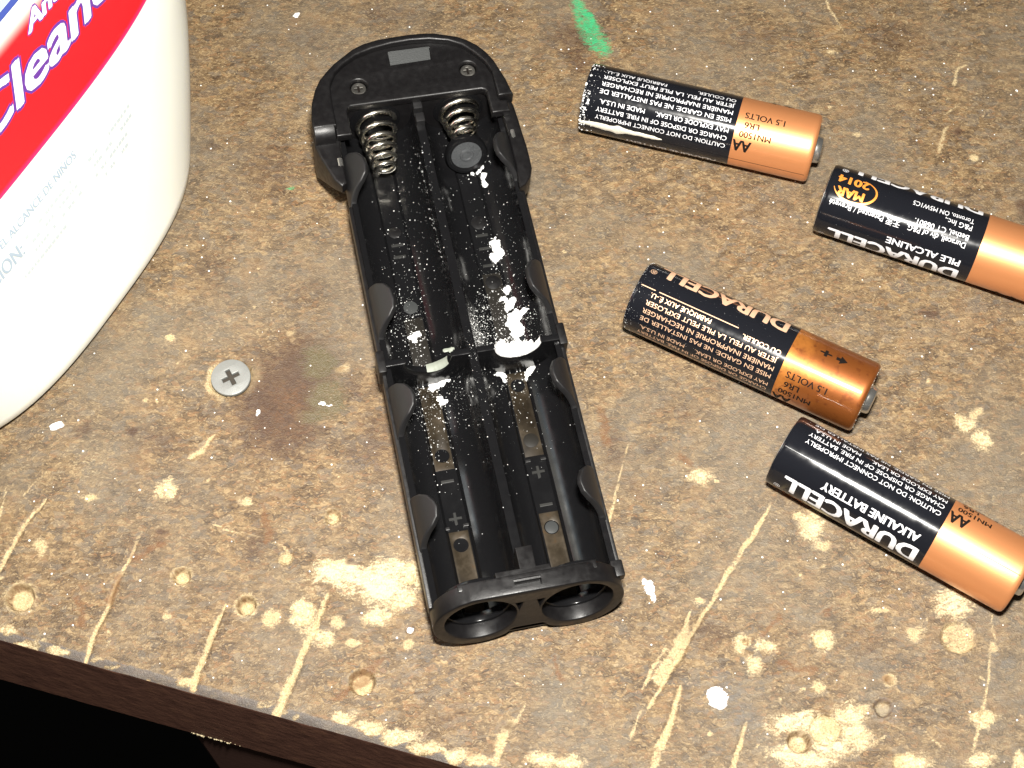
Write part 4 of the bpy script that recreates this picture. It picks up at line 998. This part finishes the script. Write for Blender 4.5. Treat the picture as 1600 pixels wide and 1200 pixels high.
# ------------------------------------------------------------------ bottle
BX, BY, BANG, BA, BB, BN = -108.619, 33.568, 1.05926, 47.613, 34.0, 2.897
ZS = [0, 1.2, 3, 10, 20, 30, 45, 60, 90, 130, 165, 185, 240]
SA = [.925, .975, 1, 1.08, 1.18, 1.26, 1.34, 1.38, 1.38, 1.2, .75, .42, .40]; SB = [.90, .97, 1, .985, .965, .945, .92, .89, .83, .74, .62, .5, .48]
def half(z, m=700):
    th = np.linspace(np.pi / 2, -np.pi / 2, m); a = BA * np.interp(z, ZS, SA); b_ = BB * np.interp(z, ZS, SB)
    st = np.sin(th); U = a * np.abs(np.cos(th)) ** (2 / BN); W_ = b_ * np.sign(st) * np.abs(st) ** (2 / BN)
    return U, W_, np.r_[0, np.cumsum(np.hypot(np.diff(U), np.diff(W_)))]
def bottle_point(s_, z, lift=0.0):
    U, W_, L_ = half(z); u = np.interp(abs(s_), L_, U) * (1 if s_ >= 0 else -1); v = np.interp(abs(s_), L_, W_)
    v += lift
    return (BX + u * math.cos(BANG) + v * math.sin(BANG), BY + u * math.sin(BANG) - v * math.cos(BANG), z)
bottle = empty('cleaner_bottle', (BX, BY, 0))
tag(bottle, 'big white plastic cleaner bottle with a red label band', 'bottle')
zs = sorted(set([0, 0.4, 0.8, 1.2, 2, 3, 5, 7.5] + list(np.arange(10, 190, 4)) )); m = 120
th = np.linspace(0, 2 * np.pi, m, endpoint=False); V = []; F = []
for z in zs:
    a = BA * np.interp(z, ZS, SA); b_ = BB * np.interp(z, ZS, SB); ct, st = np.cos(th), np.sin(th)
    U = a * np.sign(ct) * np.abs(ct) ** (2 / BN); W_ = b_ * np.sign(st) * np.abs(st) ** (2 / BN)
    for u, v in zip(U, W_): V.append((u * math.cos(BANG) + v * math.sin(BANG), u * math.sin(BANG) - v * math.cos(BANG), z + 0.05))
for j in range(len(zs) - 1):
    for i in range(m): k = (i + 1) % m; F.append((j * m + i, j * m + k, (j + 1) * m + k, (j + 1) * m + i))
F.append(tuple(range(m))[::-1]); F.append(tuple(range((len(zs) - 1) * m, len(zs) * m)))
obj('bottle_body', fix(mesh_from(V, F)), BOTTLE, bottle, 60)
obj('cap', lathe([(189, 9), (189.2, 15), (190, 16), (212, 16), (214, 15), (214.1, 3)], 48, lambda x, y, z: (y, z, x)), RED, bottle, 40)
def print_patch(name, s0, s1, z0f, z1f, mat, lift=0.12, ns=60, nz=24, grad=False):
    V = []; F = []
    for j in range(nz + 1):
        for i in range(ns + 1):
            s_ = s0 + (s1 - s0) * i / ns; z = z0f(s_) + (z1f(s_) - z0f(s_)) * j / nz
            p = bottle_point(s_, z, lift); V.append((p[0] - BX, p[1] - BY, p[2]))
    for j in range(nz):
        for i in range(ns):
            a = j * (ns + 1) + i; F.append((a, a + 1, a + ns + 2, a + ns + 1))
    return obj(name, mesh_from(V, F), mat, bottle, 80)
# the red band fades to white along its upper border, as printed
m_, t_, b_ = M('red_band_print')
tcn = nd(t_, 'ShaderNodeTexCoord'); sx = nd(t_, 'ShaderNodeSeparateXYZ'); t_.links.new(tcn.outputs['Object'], sx.inputs[0])
g1 = smooth(t_, sx.outputs[2], 0.0775, 0.0822); g0 = smooth(t_, sx.outputs[2], 0.0562, 0.0548)
cc_ = mixc(t_, g1, (0.74, 0.014, 0.020), (0.87, 0.88, 0.80)); cc_ = mixc(t_, math_(t_, 'MULTIPLY', g0, 0.6), cc_, (0.62, 0.03, 0.22))
t_.links.new(cc_, b_.inputs['Base Color']); b_.inputs['Roughness'].default_value = 0.35
print_patch('label_band', -48, 46, lambda s_: 54.7, lambda s_: 83.0, m_, 0.12)
print_patch('blue_band', -40, 40, lambda s_: 83.4, lambda s_: 84.9, BLUE, 0.12, 60, 3)
print_patch('light_blue_panel', -38, 38, lambda s_: 85.0, lambda s_: 112, LBLUE, 0.12, 60, 12)
def bottle_text(name, txt, s0, z0, length, h, mat, lift, shear=0, bold=0.0, parent=bottle, step=0.8, spacing=1.0, ring=False):
    me = text_mesh(txt, length, h, shear, bold, step, spacing, ring); split_x(me, step * 1.5)
    for v in me.vertices:
        p = bottle_point(s0 + v.co.x, z0 + v.co.y, lift + v.co.z); v.co = Vector((p[0] - BX, p[1] - BY, p[2])) * MM
    return obj(name, me, mat, parent)
bottle_text('lettering_outline', 'Cleaner', -8.0, 66.4, 45.6, 8.8, PURPLE, 0.15, 0.30, 0.95, ring=True)
bottle_text('lettering', 'Cleaner', -8.0, 66.4, 45.6, 8.8, WHITEP, 0.19, 0.30, 0.42)
bottle_text('lettering_outline', 'Antibacterial', 9.5, 76.3, 30.7, 3.7, PURPLE, 0.15, 0.30, 0.5, ring=True)
bottle_text('lettering', 'Antibacterial', 9.5, 76.3, 30.7, 3.7, WHITEP, 0.19, 0.30, 0.24)
bottle_text('lettering', 'MANTENGASE FUERA DEL ALCANCE DE NIÑOS', -37.5, 45.2, 44.6, 2.2, GREYP, 0.12, bold=0.07)
bottle_text('lettering', 'PRECAUCION:', -32.0, 39.2, 20.5, 3.9, GREYP, 0.12, bold=0.10)
# print too fine and pale to read: rows of faint dashes
def faint_row(s0, s1, z, h, seed):
    rg = np.random.default_rng(seed); V = []; F = []; s_ = s0
    while s_ < s1:
        wd = rg.uniform(0.35, 1.0)
        if rg.random() < 0.72:
            k = len(V)
            for a, b_ in ((s_, z), (s_ + wd, z), (s_ + wd, z + h), (s_, z + h)):
                p = bottle_point(a, b_, 0.12); V.append((p[0] - BX, p[1] - BY, p[2]))
            F.append((k, k + 1, k + 2, k + 3))
        s_ += wd + rg.uniform(0.12, 0.5)
    o = obj('faint_print', mesh_from(V, F), FAINTP, bottle); o['kind'] = 'stuff'
for i, (a, b_, z) in enumerate([(-10, 3.5, 41.5), (-10, 4.5, 39.2), (-9.5, 4, 36.8), (-14, -1, 34.0), (9, 23, 41.0), (8.5, 22, 38.6), (9, 20, 36.2), (10, 19, 33.9)]): faint_row(a, b_, z, 0.9, i)
o = None
